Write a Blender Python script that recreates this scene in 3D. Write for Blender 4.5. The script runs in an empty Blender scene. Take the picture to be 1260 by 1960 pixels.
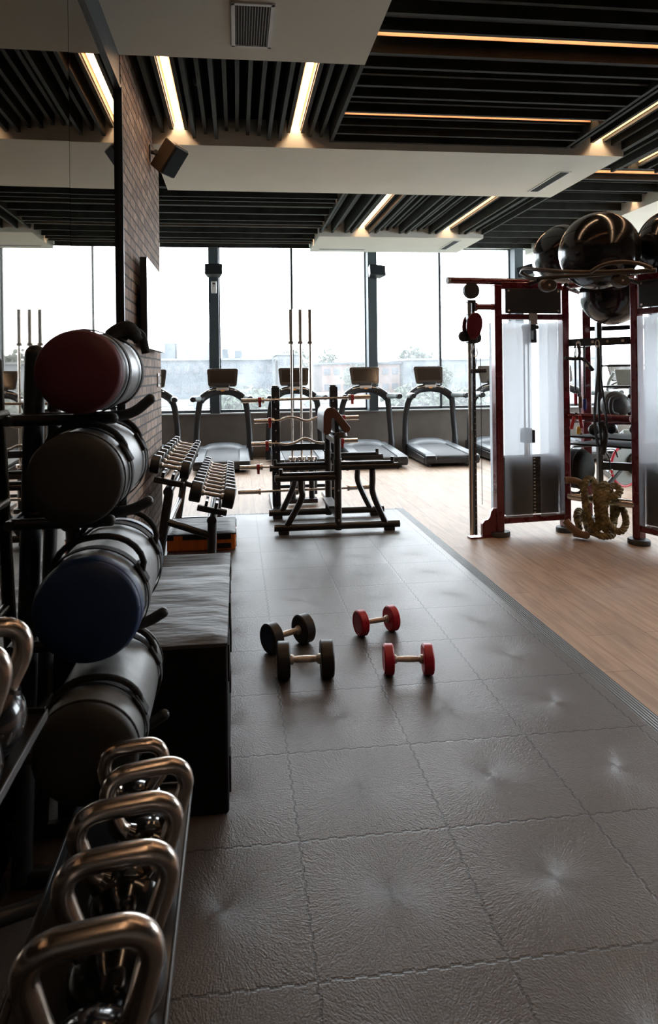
import bpy, math, random
from mathutils import Vector, Matrix
random.seed(7)
sc = bpy.context.scene
COL = sc.collection
PI = math.pi

# ------------------------------------------------------------------ camera
YAW, ROLL = 0.114, -0.012
cam_d = bpy.data.cameras.new('camera')
cam = bpy.data.objects.new('camera', cam_d)
COL.objects.link(cam)
cam_d.sensor_fit = 'VERTICAL'
cam_d.sensor_height = 36.0
cam_d.lens = 1265.0 / 1960.0 * 36.0
cam_d.shift_x = (630 - 598.7) / 1960.0
cam_d.shift_y = -(980 - 711.8) / 1960.0
cam_d.clip_start = 0.02
cam_d.clip_end = 600
F = Vector((math.sin(YAW), math.cos(YAW), 0))
R0 = Vector((math.cos(YAW), -math.sin(YAW), 0))
U0 = Vector((0, 0, 1))
Rv = R0 * math.cos(ROLL) + U0 * math.sin(ROLL)
Uv = -R0 * math.sin(ROLL) + U0 * math.cos(ROLL)
m = Matrix((Rv, Uv, -F)).transposed().to_4x4()
m.translation = Vector((0, 0, 1.531))
cam.matrix_world = m
cam_d.dof.use_dof = True
cam_d.dof.focus_distance = 5.0
cam_d.dof.aperture_fstop = 6.3
sc.camera = cam

# ------------------------------------------------------------------ world, portals, exposure
w = bpy.data.worlds.new('overcast_sky')
sc.world = w
w.use_nodes = True
nt = w.node_tree
bg = nt.nodes['Background']
SKY = 11.5
bg.inputs['Color'].default_value = (0.87, 0.94, 1.0, 1)
bg.inputs['Strength'].default_value = SKY
LED = 19.0
sc.view_settings.view_transform = 'Standard'
sc.view_settings.look = 'None'
sc.view_settings.gamma = 1.0
sc.view_settings.exposure = 0.22
sc.view_settings.use_curve_mapping = False
try:
    sc.cycles.use_denoising = True
    sc.cycles.max_bounces = 10
    sc.cycles.diffuse_bounces = 5
    sc.cycles.glossy_bounces = 5
    sc.cycles.transmission_bounces = 6
    sc.cycles.transparent_max_bounces = 12
    sc.cycles.caustics_reflective = False
    sc.cycles.caustics_refractive = False
    sc.cycles.sample_clamp_indirect = 12
except Exception:
    pass
def portal(loc, rot, sx, sy):
    l = bpy.data.lights.new('window_portal', 'AREA')
    l.shape = 'RECTANGLE'; l.size = sx; l.size_y = sy
    l.cycles.is_portal = True
    o = bpy.data.objects.new('window_portal', l); COL.objects.link(o)
    o.location = loc; o.rotation_euler = rot
portal((2.9, 12.05, 2.31), (-PI / 2, 0, 0), 12.0, 3.0)

# ------------------------------------------------------------------ material helpers
def N(t, typ, **kw):
    n = t.nodes.new(typ)
    for k, v in kw.items():
        if k in ('operation', 'blend_type', 'data_type', 'feature', 'wave_type', 'bands_direction', 'wave_profile', 'distance', 'vector_type', 'rotation_type', 'noise_dimensions'):
            setattr(n, k, v)
    return n
def new_mat(name):
    mt = bpy.data.materials.new(name); mt.use_nodes = True
    return mt, mt.node_tree, mt.node_tree.nodes['Principled BSDF']
def mat(name, col, rough=0.5, metal=0.0, var=0.12, scale=12.0, bump=0.0, bscale=60.0, coat=0.0, spec=None, stretch=None, sheen=0, rvar=0.08):
    """procedural surface: base colour broken up by noise, optional fine bump"""
    mt, t, b = new_mat(name)
    tc = N(t, 'ShaderNodeTexCoord'); mp = N(t, 'ShaderNodeMapping')
    t.links.new(tc.outputs['Object'], mp.inputs['Vector'])
    if stretch: mp.inputs['Scale'].default_value = stretch
    nz = N(t, 'ShaderNodeTexNoise'); nz.inputs['Scale'].default_value = scale; nz.inputs['Detail'].default_value = 4
    t.links.new(mp.outputs['Vector'], nz.inputs['Vector'])
    cr = N(t, 'ShaderNodeValToRGB')
    lo = [max(0, c * (1 - var)) for c in col]; hi = [min(1, c * (1 + var)) for c in col]
    cr.color_ramp.elements[0].position = 0.3; cr.color_ramp.elements[1].position = 0.7
    cr.color_ramp.elements[0].color = (*lo, 1); cr.color_ramp.elements[1].color = (*hi, 1)
    t.links.new(nz.outputs['Fac'], cr.inputs['Fac'])
    t.links.new(cr.outputs['Color'], b.inputs['Base Color'])
    mr = N(t, 'ShaderNodeMapRange')
    mr.inputs['To Min'].default_value = max(0.02, rough - rvar); mr.inputs['To Max'].default_value = min(1, rough + rvar)
    t.links.new(nz.outputs['Fac'], mr.inputs['Value']); t.links.new(mr.outputs['Result'], b.inputs['Roughness'])
    b.inputs['Metallic'].default_value = metal
    if coat: b.inputs['Coat Weight'].default_value = coat; b.inputs['Coat Roughness'].default_value = 0.08
    if spec is not None: b.inputs['Specular IOR Level'].default_value = spec
    if sheen: b.inputs['Sheen Weight'].default_value = sheen
    if bump:
        n2 = N(t, 'ShaderNodeTexNoise'); n2.inputs['Scale'].default_value = bscale; n2.inputs['Detail'].default_value = 3
        t.links.new(mp.outputs['Vector'], n2.inputs['Vector'])
        bp = N(t, 'ShaderNodeBump'); bp.inputs['Strength'].default_value = bump; bp.inputs['Distance'].default_value = 0.01
        t.links.new(n2.outputs['Fac'], bp.inputs['Height']); t.links.new(bp.outputs['Normal'], b.inputs['Normal'])
    return mt
def emit_mat(name, col, strength):
    mt = bpy.data.materials.new(name); mt.use_nodes = True; t = mt.node_tree
    t.nodes.remove(t.nodes['Principled BSDF'])
    e = N(t, 'ShaderNodeEmission'); e.inputs['Color'].default_value = (*col, 1); e.inputs['Strength'].default_value = strength
    t.links.new(e.outputs[0], t.nodes['Material Output'].inputs['Surface'])
    return mt
def math_node(t, op, a, b=None):
    n = N(t, 'ShaderNodeMath', operation=op)
    for i, v in enumerate((a, b)):
        if v is None: continue
        if hasattr(v, 'links'): t.links.new(v, n.inputs[i])
        else: n.inputs[i].default_value = v
    return n.outputs[0]

M = {}
M['plaster'] = mat('white_plaster', (0.735, 0.755, 0.685), 0.85, var=0.03, scale=3, bump=0.05, bscale=200)
M['slat'] = mat('dark_stained_wood', (0.026, 0.029, 0.025), 0.66, var=0.45, scale=5, spec=0.28, bump=0.15, bscale=30)
M['plenum'] = mat('black_plenum', (0.010, 0.010, 0.011), 0.9, var=0.2)
M['slate'] = mat('slate_trim', (0.045, 0.055, 0.062), 0.5, var=0.1)
M['black_frame'] = mat('black_window_frame', (0.018, 0.022, 0.026), 0.45, var=0.15)
M['pillar'] = mat('slate_pillar_paint', (0.040, 0.058, 0.070), 0.55, var=0.1, scale=4)
M['sill_metal'] = mat('pale_sill', (0.62, 0.63, 0.63), 0.4, var=0.04)
M['parapet'] = mat('taupe_wall_panel', (0.17, 0.145, 0.125), 0.6, var=0.10, scale=5, bump=0.08, bscale=40)
M['steel_black'] = mat('satin_black_steel', (0.018, 0.018, 0.019), 0.32, var=0.2, bump=0.04, bscale=150, coat=0.3)
M['tube_black'] = mat('matte_black_tube', (0.022, 0.024, 0.027), 0.42, var=0.2, bump=0.08, bscale=200)
M['rubber'] = mat('black_rubber', (0.017, 0.016, 0.016), 0.42, var=0.2, bump=0.05, bscale=90)
M['chrome'] = mat('brushed_chrome', (0.72, 0.66, 0.60), 0.22, metal=1.0, var=0.06, scale=30)
M['knurl'] = mat('knurled_steel', (0.62, 0.55, 0.48), 0.38, metal=1.0, var=0.15, scale=60, bump=0.4, bscale=500)
M['steel_handle'] = mat('worn_steel_handle', (0.50, 0.42, 0.36), 0.24, metal=1.0, var=0.10, scale=9, bump=0.03, bscale=80)
M['kb_ball'] = mat('glossy_black_iron', (0.012, 0.012, 0.014), 0.16, var=0.2, scale=10, coat=0.6)
M['red_rubber'] = mat('red_rubber', (0.50, 0.012, 0.042), 0.42, var=0.10, bump=0.04)
M['blue_rubber'] = mat('dark_blue_urethane', (0.012, 0.03, 0.12), 0.4, var=0.15)
M['dark_red'] = mat('metallic_dark_red_paint', (0.13, 0.007, 0.015), 0.28, var=0.12, scale=8, coat=0.7, metal=0.25)
M['vinyl_black'] = mat('black_vinyl', (0.022, 0.022, 0.024), 0.34, var=0.15, scale=7, bump=0.25, bscale=14)
M['vinyl_grey'] = mat('grey_vinyl_top', (0.050, 0.049, 0.051), 0.55, var=0.12, scale=6, bump=1.0, bscale=7, stretch=(0.7, 2.0, 1))
M['vinyl_side'] = mat('black_vinyl_side', (0.008, 0.008, 0.009), 0.75, var=0.2, bump=0.15, bscale=9, spec=0.2)
M['orange'] = mat('orange_vinyl', (0.88, 0.22, 0.03), 0.55, var=0.15, bump=0.5, bscale=7, stretch=(3, 1, .6))
M['velcro'] = mat('black_hook_tape', (0.010, 0.010, 0.010), 0.95, var=0.3, scale=90, bump=0.3, bscale=400)
M['bag_body'] = mat('grey_black_bag_vinyl', (0.155, 0.165, 0.17), 0.44, var=0.10, scale=6, bump=0.5, bscale=8, spec=0.55)
M['bag_red'] = mat('burgundy_bag_end', (0.105, 0.015, 0.028), 0.55, var=0.12, bump=0.06, bscale=60)
M['bag_dark'] = mat('charcoal_bag_end', (0.034, 0.033, 0.031), 0.6, var=0.15, bump=0.06, bscale=60)
M['bag_blue'] = mat('navy_bag_end', (0.006, 0.028, 0.10), 0.5, var=0.15, bump=0.06, bscale=60)
M['strap'] = mat('black_webbing', (0.014, 0.014, 0.015), 0.8, var=0.2, scale=60, bump=0.3, bscale=260)
M['screen'] = mat('glossy_dark_screen', (0.03, 0.024, 0.02), 0.10, var=0.05, coat=1.0, rvar=0.02)
M['tm_screen'] = mat('satin_bronze_screen', (0.035, 0.023, 0.016), 0.16, var=0.05, coat=0.6, rvar=0.02)
M['bezel'] = mat('brown_black_bezel', (0.042, 0.028, 0.021), 0.35, var=0.1, coat=0.3)
M['tm_dark'] = mat('treadmill_dark_plastic', (0.014, 0.015, 0.017), 0.36, var=0.15, bump=0.03)
M['tm_grey'] = mat('treadmill_grey_rail', (0.10, 0.112, 0.122), 0.42, var=0.08, bump=0.03)
M['tm_belt'] = mat('treadmill_belt', (0.055, 0.058, 0.062), 0.55, var=0.12, scale=40, bump=0.1, bscale=300)
M['tm_light'] = mat('pale_grip_grey', (0.22, 0.26, 0.26), 0.45, var=0.08)
M['clear'] = mat('pale_clear_plastic', (0.50, 0.44, 0.40), 0.25, var=0.2)
M['amber'] = mat('amber_tag', (0.75, 0.30, 0.06), 0.5)
M['leather_brown'] = mat('brown_upholstery', (0.13, 0.060, 0.042), 0.42, var=0.12, bump=0.12, bscale=120)
M['leather_grey'] = mat('grey_upholstery', (0.20, 0.20, 0.215), 0.36, var=0.06, bump=0.08, bscale=120)
M['speaker'] = mat('brown_speaker_shell', (0.050, 0.034, 0.022), 0.42, var=0.1, bump=0.05, bscale=200)
M['grille'] = mat('speaker_grille', (0.014, 0.016, 0.019), 0.85, spec=0.15, var=0.3, scale=300, bump=0.3, bscale=600)
M['white_plastic'] = mat('white_plastic', (0.75, 0.76, 0.76), 0.4, var=0.03)
M['grey_plastic'] = mat('grey_plastic', (0.14, 0.14, 0.15), 0.5, var=0.08)
M['vent_dark'] = mat('vent_dark', (0.012, 0.011, 0.010), 0.7, var=0.2)
M['vent_blade'] = mat('vent_blade', (0.30, 0.29, 0.28), 0.5, var=0.1)
M['plate'] = mat('black_powder_plate', (0.020, 0.022, 0.025), 0.5, var=0.2, scale=50, bump=0.06, bscale=400)
M['ballv'] = mat('black_gym_ball', (0.008, 0.008, 0.009), 0.16, var=0.3, scale=3, bump=0.012, bscale=30)
M['medball'] = mat('grey_medicine_ball', (0.035, 0.036, 0.038), 0.55, var=0.15, bump=0.12, bscale=120)
M['yellow'] = mat('yellow_rubber', (0.75, 0.50, 0.02), 0.5, var=0.1)
M['blue'] = mat('blue_grip', (0.02, 0.06, 0.45), 0.45, var=0.1)
M['tape'] = mat('brown_rope_tape', (0.22, 0.13, 0.075), 0.6, var=0.15, bump=0.3, bscale=60)
M['stack'] = mat('weight_stack_plates', (0.030, 0.028, 0.028), 0.5, var=0.2, scale=30)
M['foot_grey'] = mat('grey_rubber_foot', (0.055, 0.058, 0.062), 0.6, var=0.1)
M['red_clip'] = mat('red_clip', (0.45, 0.03, 0.03), 0.4, var=0.1)
M['mirror'] = mat('tinted_mirror', (0.34, 0.30, 0.255), 0.015, metal=1.0, var=0.0, rvar=0.0)
M['light_trough'] = mat('warm_wood_light_trough', (0.42, 0.25, 0.15), 0.6, var=0.15, scale=8)
M['led'] = emit_mat('led_strip', (1.0, 0.66, 0.40), LED)
M['b_pale'] = mat('pale_building_wall', (0.050, 0.060, 0.068), 0.8, var=0.08, scale=.6)
M['b_blue'] = mat('blue_grey_building_wall', (0.030, 0.038, 0.046), 0.8, var=0.1, scale=.6)
M['b_white'] = mat('white_building_wall', (0.075, 0.08, 0.085), 0.8, var=0.05, scale=.6)
M['b_brick'] = mat('salmon_building_wall', (0.075, 0.048, 0.040), 0.8, var=0.1, scale=.6)
M['b_glass'] = mat('building_window', (0.014, 0.018, 0.024), 0.3, var=0.2)
M['leaf'] = mat('foliage', (0.020, 0.030, 0.016), 0.8, var=0.4, scale=3, bump=0.5, bscale=8)
M['bark'] = mat('bark', (0.10, 0.08, 0.06), 0.9, var=0.3)
M['car_white'] = mat('car_paint_white', (0.09, 0.095, 0.10), 0.3, var=0.03)
M['car_dark'] = mat('car_glass_dark', (0.06, 0.07, 0.08), 0.2, var=0.1)
M['asphalt'] = mat('asphalt', (0.10, 0.10, 0.10), 0.9, var=0.1, scale=1)

# brick -------------------------------------------------
def brick_mat():
    mt, t, b = new_mat('weathered_brick')
    tc = N(t, 'ShaderNodeTexCoord'); sx = N(t, 'ShaderNodeSeparateXYZ'); cb = N(t, 'ShaderNodeCombineXYZ')
    t.links.new(tc.outputs['Object'], sx.inputs[0])
    s = math_node(t, 'ADD', sx.outputs['X'], sx.outputs['Y'])
    nzw = N(t, 'ShaderNodeTexNoise'); nzw.inputs['Scale'].default_value = 9
    t.links.new(tc.outputs['Object'], nzw.inputs['Vector'])
    wob = math_node(t, 'MULTIPLY', math_node(t, 'SUBTRACT', nzw.outputs['Fac'], 0.5), 0.012)
    t.links.new(math_node(t, 'ADD', s, wob), cb.inputs['X']); t.links.new(math_node(t, 'ADD', sx.outputs['Z'], wob), cb.inputs['Y'])
    br = N(t, 'ShaderNodeTexBrick'); t.links.new(cb.outputs[0], br.inputs['Vector'])
    br.inputs['Scale'].default_value = 1.0; br.inputs['Brick Width'].default_value = 0.225; br.inputs['Row Height'].default_value = 0.072
    br.inputs['Mortar Size'].default_value = 0.0075; br.inputs['Mortar Smooth'].default_value = 0.3; br.inputs['Bias'].default_value = -0.1
    br.inputs['Color1'].default_value = (0.34, 0.245, 0.19, 1); br.inputs['Color2'].default_value = (0.17, 0.115, 0.09, 1); br.inputs['Mortar'].default_value = (0.032, 0.026, 0.022, 1)
    nz = N(t, 'ShaderNodeTexNoise'); nz.inputs['Scale'].default_value = 14; nz.inputs['Detail'].default_value = 6
    t.links.new(tc.outputs['Object'], nz.inputs['Vector'])
    mx = N(t, 'ShaderNodeMixRGB', blend_type='MULTIPLY'); mx.inputs[0].default_value = 0.75
    cr = N(t, 'ShaderNodeValToRGB'); cr.color_ramp.elements[0].color = (.45, .42, .4, 1); cr.color_ramp.elements[1].color = (1.25, 1.2, 1.15, 1)
    cr.color_ramp.elements[0].position = 0.3; cr.color_ramp.elements[1].position = 0.68
    t.links.new(nz.outputs['Fac'], cr.inputs['Fac']); t.links.new(br.outputs['Color'], mx.inputs[1]); t.links.new(cr.outputs['Color'], mx.inputs[2])
    t.links.new(mx.outputs[0], b.inputs['Base Color']); b.inputs['Roughness'].default_value = 0.85
    h = math_node(t, 'ADD', math_node(t, 'MULTIPLY', br.outputs['Fac'], -1.0), math_node(t, 'MULTIPLY', nz.outputs['Fac'], 0.5))
    bp = N(t, 'ShaderNodeBump'); bp.inputs['Strength'].default_value = 0.9; bp.inputs['Distance'].default_value = 0.012
    t.links.new(h, bp.inputs['Height']); t.links.new(bp.outputs['Normal'], b.inputs['Normal'])
    return mt
M['brick'] = brick_mat()
# wood floor ---------------------------------------------
def wood_mat():
    mt, t, b = new_mat('oak_vinyl_planks')
    tc = N(t, 'ShaderNodeTexCoord'); sx = N(t, 'ShaderNodeSeparateXYZ'); cb = N(t, 'ShaderNodeCombineXYZ')
    t.links.new(tc.outputs['Object'], sx.inputs[0])
    t.links.new(sx.outputs['Y'], cb.inputs['X']); t.links.new(sx.outputs['X'], cb.inputs['Y'])
    br = N(t, 'ShaderNodeTexBrick'); t.links.new(cb.outputs[0], br.inputs['Vector'])
    br.inputs['Scale'].default_value = 1.0; br.inputs['Brick Width'].default_value = 1.2; br.inputs['Row Height'].default_value = 0.18; br.offset = 0.37
    br.inputs['Mortar Size'].default_value = 0.0015; br.inputs['Mortar Smooth'].default_value = 0.2
    br.inputs['Color1'].default_value = (0.50, 0.375, 0.285, 1); br.inputs['Color2'].default_value = (0.43, 0.315, 0.235, 1); br.inputs['Mortar'].default_value = (0.12, 0.075, 0.05, 1)
    mp = N(t, 'ShaderNodeMapping'); mp.inputs['Scale'].default_value = (10, 0.9, 1); t.links.new(tc.outputs['Object'], mp.inputs['Vector'])
    g = N(t, 'ShaderNodeTexNoise'); g.inputs['Scale'].default_value = 2.2; g.inputs['Detail'].default_value = 7; g.inputs['Distortion'].default_value = 1.2
    t.links.new(mp.outputs[0], g.inputs['Vector'])
    cr = N(t, 'ShaderNodeValToRGB'); cr.color_ramp.elements[0].position = 0.33; cr.color_ramp.elements[1].position = 0.62
    cr.color_ramp.elements[0].color = (0.5, 0.46, 0.44, 1); cr.color_ramp.elements[1].color = (1.12, 1.12, 1.12, 1)
    t.links.new(g.outputs['Fac'], cr.inputs['Fac'])
    mx = N(t, 'ShaderNodeMixRGB', blend_type='MULTIPLY'); mx.inputs[0].default_value = 0.42
    t.links.new(br.outputs['Color'], mx.inputs[1]); t.links.new(cr.outputs['Color'], mx.inputs[2])
    # grey patches
    mp2 = N(t, 'ShaderNodeMapping'); mp2.inputs['Scale'].default_value = (7, 1.6, 1); t.links.new(tc.outputs['Object'], mp2.inputs['Vector'])
    g2 = N(t, 'ShaderNodeTexNoise'); g2.inputs['Scale'].default_value = 1.1; g2.inputs['Detail'].default_value = 3; t.links.new(mp2.outputs[0], g2.inputs['Vector'])
    mr = N(t, 'ShaderNodeMapRange'); mr.inputs['From Min'].default_value = 0.55; mr.inputs['From Max'].default_value = 0.72; mr.inputs['To Max'].default_value = 0.55
    t.links.new(g2.outputs['Fac'], mr.inputs['Value'])
    mx2 = N(t, 'ShaderNodeMixRGB'); mx2.inputs[2].default_value = (0.29, 0.215, 0.165, 1)
    t.links.new(mr.outputs['Result'], mx2.inputs[0]); t.links.new(mx.outputs[0], mx2.inputs[1])
    t.links.new(mx2.outputs[0], b.inputs['Base Color']); b.inputs['Roughness'].default_value = 0.52; b.inputs['Specular IOR Level'].default_value = 0.32
    bp = N(t, 'ShaderNodeBump'); bp.inputs['Strength'].default_value = 0.12; bp.inputs['Distance'].default_value = 0.004
    t.links.new(g.outputs['Fac'], bp.inputs['Height']); t.links.new(bp.outputs['Normal'], b.inputs['Normal'])
    return mt
M['wood'] = wood_mat()
# rubber tiles (50 cm, radial hammered grain, jigsaw edges) -----------------
def tile_mat():
    mt, t, b = new_mat('interlocking_rubber_tiles')
    tc = N(t, 'ShaderNodeTexCoord'); sx = N(t, 'ShaderNodeSeparateXYZ'); t.links.new(tc.outputs['Object'], sx.inputs[0])
    X, Y = sx.outputs['X'], sx.outputs['Y']
    def cell(v, other, off):
        wob = math_node(t, 'MULTIPLY', math_node(t, 'SIGN', math_node(t, 'SINE', math_node(t, 'MULTIPLY', other, 2 * PI / 0.062))), 0.0055)
        u = math_node(t, 'ADD', math_node(t, 'MULTIPLY', math_node(t, 'SUBTRACT', v, off), 2.0), wob)
        fr = math_node(t, 'FRACT', math_node(t, 'ADD', u, 100.0))
        return math_node(t, 'SUBTRACT', fr, 0.5), math_node(t, 'FLOOR', u)
    cu, iu = cell(X, Y, 0.182)
    cv, iv = cell(Y, X, 1.648)
    edge = math_node(t, 'MAXIMUM', math_node(t, 'ABSOLUTE', cu), math_node(t, 'ABSOLUTE', cv))
    seam = N(t, 'ShaderNodeMapRange'); seam.inputs['From Min'].default_value = 0.488; seam.inputs['From Max'].default_value = 0.495
    t.links.new(edge, seam.inputs['Value'])
    rad = math_node(t, 'POWER', math_node(t, 'ADD', math_node(t, 'MULTIPLY', cu, cu), math_node(t, 'MULTIPLY', cv, cv)), 0.5)
    ang = math_node(t, 'ARCTAN2', cv, cu)
    # long grains pointing away from the tile centre
    ca = math_node(t, 'COSINE', ang); sa = math_node(t, 'SINE', ang)
    cb = N(t, 'ShaderNodeCombineXYZ')
    t.links.new(math_node(t, 'MULTIPLY', ca, 24.0), cb.inputs['X']); t.links.new(math_node(t, 'MULTIPLY', sa, 24.0), cb.inputs['Y'])
    t.links.new(math_node(t, 'ADD', math_node(t, 'MULTIPLY', rad, 9.0), math_node(t, 'ADD', math_node(t, 'MULTIPLY', iu, 3.7), math_node(t, 'MULTIPLY', iv, 9.1))), cb.inputs['Z'])
    nz = N(t, 'ShaderNodeTexNoise'); nz.inputs['Scale'].default_value = 1.6; nz.inputs['Detail'].default_value = 2.5; nz.inputs['Distortion'].default_value = 0.6
    t.links.new(cb.outputs[0], nz.inputs['Vector'])
    nf = N(t, 'ShaderNodeTexNoise'); nf.inputs['Scale'].default_value = 160; nf.inputs['Detail'].default_value = 2; t.links.new(tc.outputs['Object'], nf.inputs['Vector'])
    # each tile slightly lighter or darker
    wn = N(t, 'ShaderNodeTexWhiteNoise'); cc = N(t, 'ShaderNodeCombineXYZ'); t.links.new(iu, cc.inputs[0]); t.links.new(iv, cc.inputs[1]); t.links.new(cc.outputs[0], wn.inputs['Vector'])
    blot = N(t, 'ShaderNodeTexNoise'); blot.inputs['Scale'].default_value = 3.0; t.links.new(tc.outputs['Object'], blot.inputs['Vector'])
    cr = N(t, 'ShaderNodeValToRGB')
    cr.color_ramp.elements[0].color = (0.058, 0.050, 0.047, 1); cr.color_ramp.elements[1].color = (0.118, 0.106, 0.100, 1)
    vv = math_node(t, 'ADD', math_node(t, 'MULTIPLY', nz.outputs['Fac'], 0.5), math_node(t, 'ADD', math_node(t, 'MULTIPLY', wn.outputs['Value'], 0.22), math_node(t, 'MULTIPLY', blot.outputs['Fac'], 0.32)))
    t.links.new(vv, cr.inputs['Fac'])
    mx = N(t, 'ShaderNodeMixRGB'); mx.inputs[2].default_value = (0.02, 0.018, 0.017, 1)
    t.links.new(math_node(t, 'MULTIPLY', seam.outputs['Result'], 0.85), mx.inputs[0]); t.links.new(cr.outputs[0], mx.inputs[1]); t.links.new(mx.outputs[0], b.inputs['Base Color'])
    b.inputs['Roughness'].default_value = 0.41; b.inputs['Specular IOR Level'].default_value = 0.62
    tg = N(t, 'ShaderNodeCombineXYZ'); t.links.new(cu, tg.inputs[0]); t.links.new(cv, tg.inputs[1]); t.links.new(tg.outputs[0], b.inputs['Tangent']); b.inputs['Anisotropic'].default_value = 0.18
    h = math_node(t, 'ADD', math_node(t, 'MULTIPLY', nz.outputs['Fac'], 1.0), math_node(t, 'ADD', math_node(t, 'MULTIPLY', seam.outputs['Result'], -0.45), math_node(t, 'MULTIPLY', nf.outputs['Fac'], 0.9)))
    bp = N(t, 'ShaderNodeBump'); bp.inputs['Strength'].default_value = 0.6; bp.inputs['Distance'].default_value = 0.0022
    t.links.new(h, bp.inputs['Height']); t.links.new(bp.outputs['Normal'], b.inputs['Normal'])
    return mt
M['tiles'] = tile_mat()
def ramp_mat():
    mt, t, b = new_mat('ribbed_rubber_edging')
    tc = N(t, 'ShaderNodeTexCoord'); sx = N(t, 'ShaderNodeSeparateXYZ'); t.links.new(tc.outputs['Object'], sx.inputs[0])
    s = math_node(t, 'SINE', math_node(t, 'MULTIPLY', sx.outputs['X'], 2 * PI / 0.016))
    cr = N(t, 'ShaderNodeValToRGB'); cr.color_ramp.elements[0].position = .25; cr.color_ramp.elements[1].position = .6
    cr.color_ramp.elements[0].color = (0.022, 0.022, 0.023, 1); cr.color_ramp.elements[1].color = (0.10, 0.10, 0.10, 1)
    t.links.new(math_node(t, 'MULTIPLY', math_node(t, 'ADD', s, 1.0), 0.5), cr.inputs['Fac']); t.links.new(cr.outputs[0], b.inputs['Base Color'])
    b.inputs['Roughness'].default_value = 0.5
    bp = N(t, 'ShaderNodeBump'); bp.inputs['Strength'].default_value = 0.8; bp.inputs['Distance'].default_value = 0.003
    t.links.new(s, bp.inputs['Height']); t.links.new(bp.outputs['Normal'], b.inputs['Normal'])
    return mt
M['ramp'] = ramp_mat()
# rain-wet glazing and frosted shrouds ---------------------
def pane_mat():
    mt = bpy.data.materials.new('rain_wet_glass'); mt.use_nodes = True; t = mt.node_tree
    t.nodes.remove(t.nodes['Principled BSDF'])
    tr = N(t, 'ShaderNodeBsdfTransparent'); tr.inputs[0].default_value = (0.985, 0.99, 0.99, 1)
    tl = N(t, 'ShaderNodeBsdfTranslucent'); tl.inputs[0].default_value = (0.95, 0.97, 1, 1)
    tc = N(t, 'ShaderNodeTexCoord'); nz = N(t, 'ShaderNodeTexNoise'); nz.inputs['Scale'].default_value = 70; nz.inputs['Detail'].default_value = 3
    t.links.new(tc.outputs['Object'], nz.inputs['Vector'])
    n2 = N(t, 'ShaderNodeTexNoise'); n2.inputs['Scale'].default_value = 2.5; t.links.new(tc.outputs['Object'], n2.inputs['Vector'])
    mr = N(t, 'ShaderNodeMapRange'); mr.inputs['From Min'].default_value = 0.35; mr.inputs['From Max'].default_value = 0.7; mr.inputs['To Min'].default_value = 0.012; mr.inputs['To Max'].default_value = 0.085
    t.links.new(math_node(t, 'ADD', math_node(t, 'MULTIPLY', nz.outputs['Fac'], 0.6), math_node(t, 'MULTIPLY', n2.outputs['Fac'], 0.4)), mr.inputs['Value'])
    mx = N(t, 'ShaderNodeMixShader'); t.links.new(mr.outputs['Result'], mx.inputs[0]); t.links.new(tr.outputs[0], mx.inputs[1]); t.links.new(tl.outputs[0], mx.inputs[2])
    t.links.new(mx.outputs[0], t.nodes['Material Output'].inputs['Surface'])
    return mt
M['pane'] = pane_mat()
def frost_mat(name='frosted_acrylic', f0=0.28, f1=0.36, tint=(0.85, 0.87, 0.90, 1)):
    mt = bpy.data.materials.new(name); mt.use_nodes = True; t = mt.node_tree
    t.nodes.remove(t.nodes['Principled BSDF'])
    tr = N(t, 'ShaderNodeBsdfTransparent'); tr.inputs[0].default_value = (0.95, 0.96, 0.97, 1)
    tl = N(t, 'ShaderNodeBsdfTranslucent'); tl.inputs[0].default_value = tint
    gl = N(t, 'ShaderNodeBsdfGlossy'); gl.inputs['Roughness'].default_value = 0.35
    tc = N(t, 'ShaderNodeTexCoord'); nz = N(t, 'ShaderNodeTexNoise'); nz.inputs['Scale'].default_value = 3; t.links.new(tc.outputs['Object'], nz.inputs['Vector'])
    mr = N(t, 'ShaderNodeMapRange'); mr.inputs['To Min'].default_value = f0; mr.inputs['To Max'].default_value = f1; t.links.new(nz.outputs['Fac'], mr.inputs['Value'])
    mx = N(t, 'ShaderNodeMixShader'); t.links.new(mr.outputs['Result'], mx.inputs[0]); t.links.new(tr.outputs[0], mx.inputs[1]); t.links.new(tl.outputs[0], mx.inputs[2])
    m2 = N(t, 'ShaderNodeMixShader'); m2.inputs[0].default_value = 0.05; t.links.new(mx.outputs[0], m2.inputs[1]); t.links.new(gl.outputs[0], m2.inputs[2])
    t.links.new(m2.outputs[0], t.nodes['Material Output'].inputs['Surface'])
    return mt
M['frost'] = frost_mat()
M['frost_rear'] = frost_mat('frosted_acrylic_rear', 0.985, 0.995, (0.86, 0.88, 0.90, 1))
def rope_mat():
    mt, t, b = new_mat('olive_battle_rope')
    tc = N(t, 'ShaderNodeTexCoord'); nz = N(t, 'ShaderNodeTexNoise'); nz.inputs['Scale'].default_value = 22; nz.inputs['Detail'].default_value = 5
    t.links.new(tc.outputs['Object'], nz.inputs['Vector'])
    cr = N(t, 'ShaderNodeValToRGB'); cr.color_ramp.elements[0].position = .35; cr.color_ramp.elements[1].position = .68
    cr.color_ramp.elements[0].color = (0.09, 0.065, 0.025, 1); cr.color_ramp.elements[1].color = (0.30, 0.23, 0.10, 1)
    t.links.new(nz.outputs['Fac'], cr.inputs['Fac']); t.links.new(cr.outputs[0], b.inputs['Base Color']); b.inputs['Roughness'].default_value = 0.85
    bp = N(t, 'ShaderNodeBump'); bp.inputs['Strength'].default_value = 0.5; bp.inputs['Distance'].default_value = 0.004
    n2 = N(t, 'ShaderNodeTexNoise'); n2.inputs['Scale'].default_value = 150; t.links.new(tc.outputs['Object'], n2.inputs['Vector'])
    t.links.new(n2.outputs['Fac'], bp.inputs['Height']); t.links.new(bp.outputs['Normal'], b.inputs['Normal'])
    return mt
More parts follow.
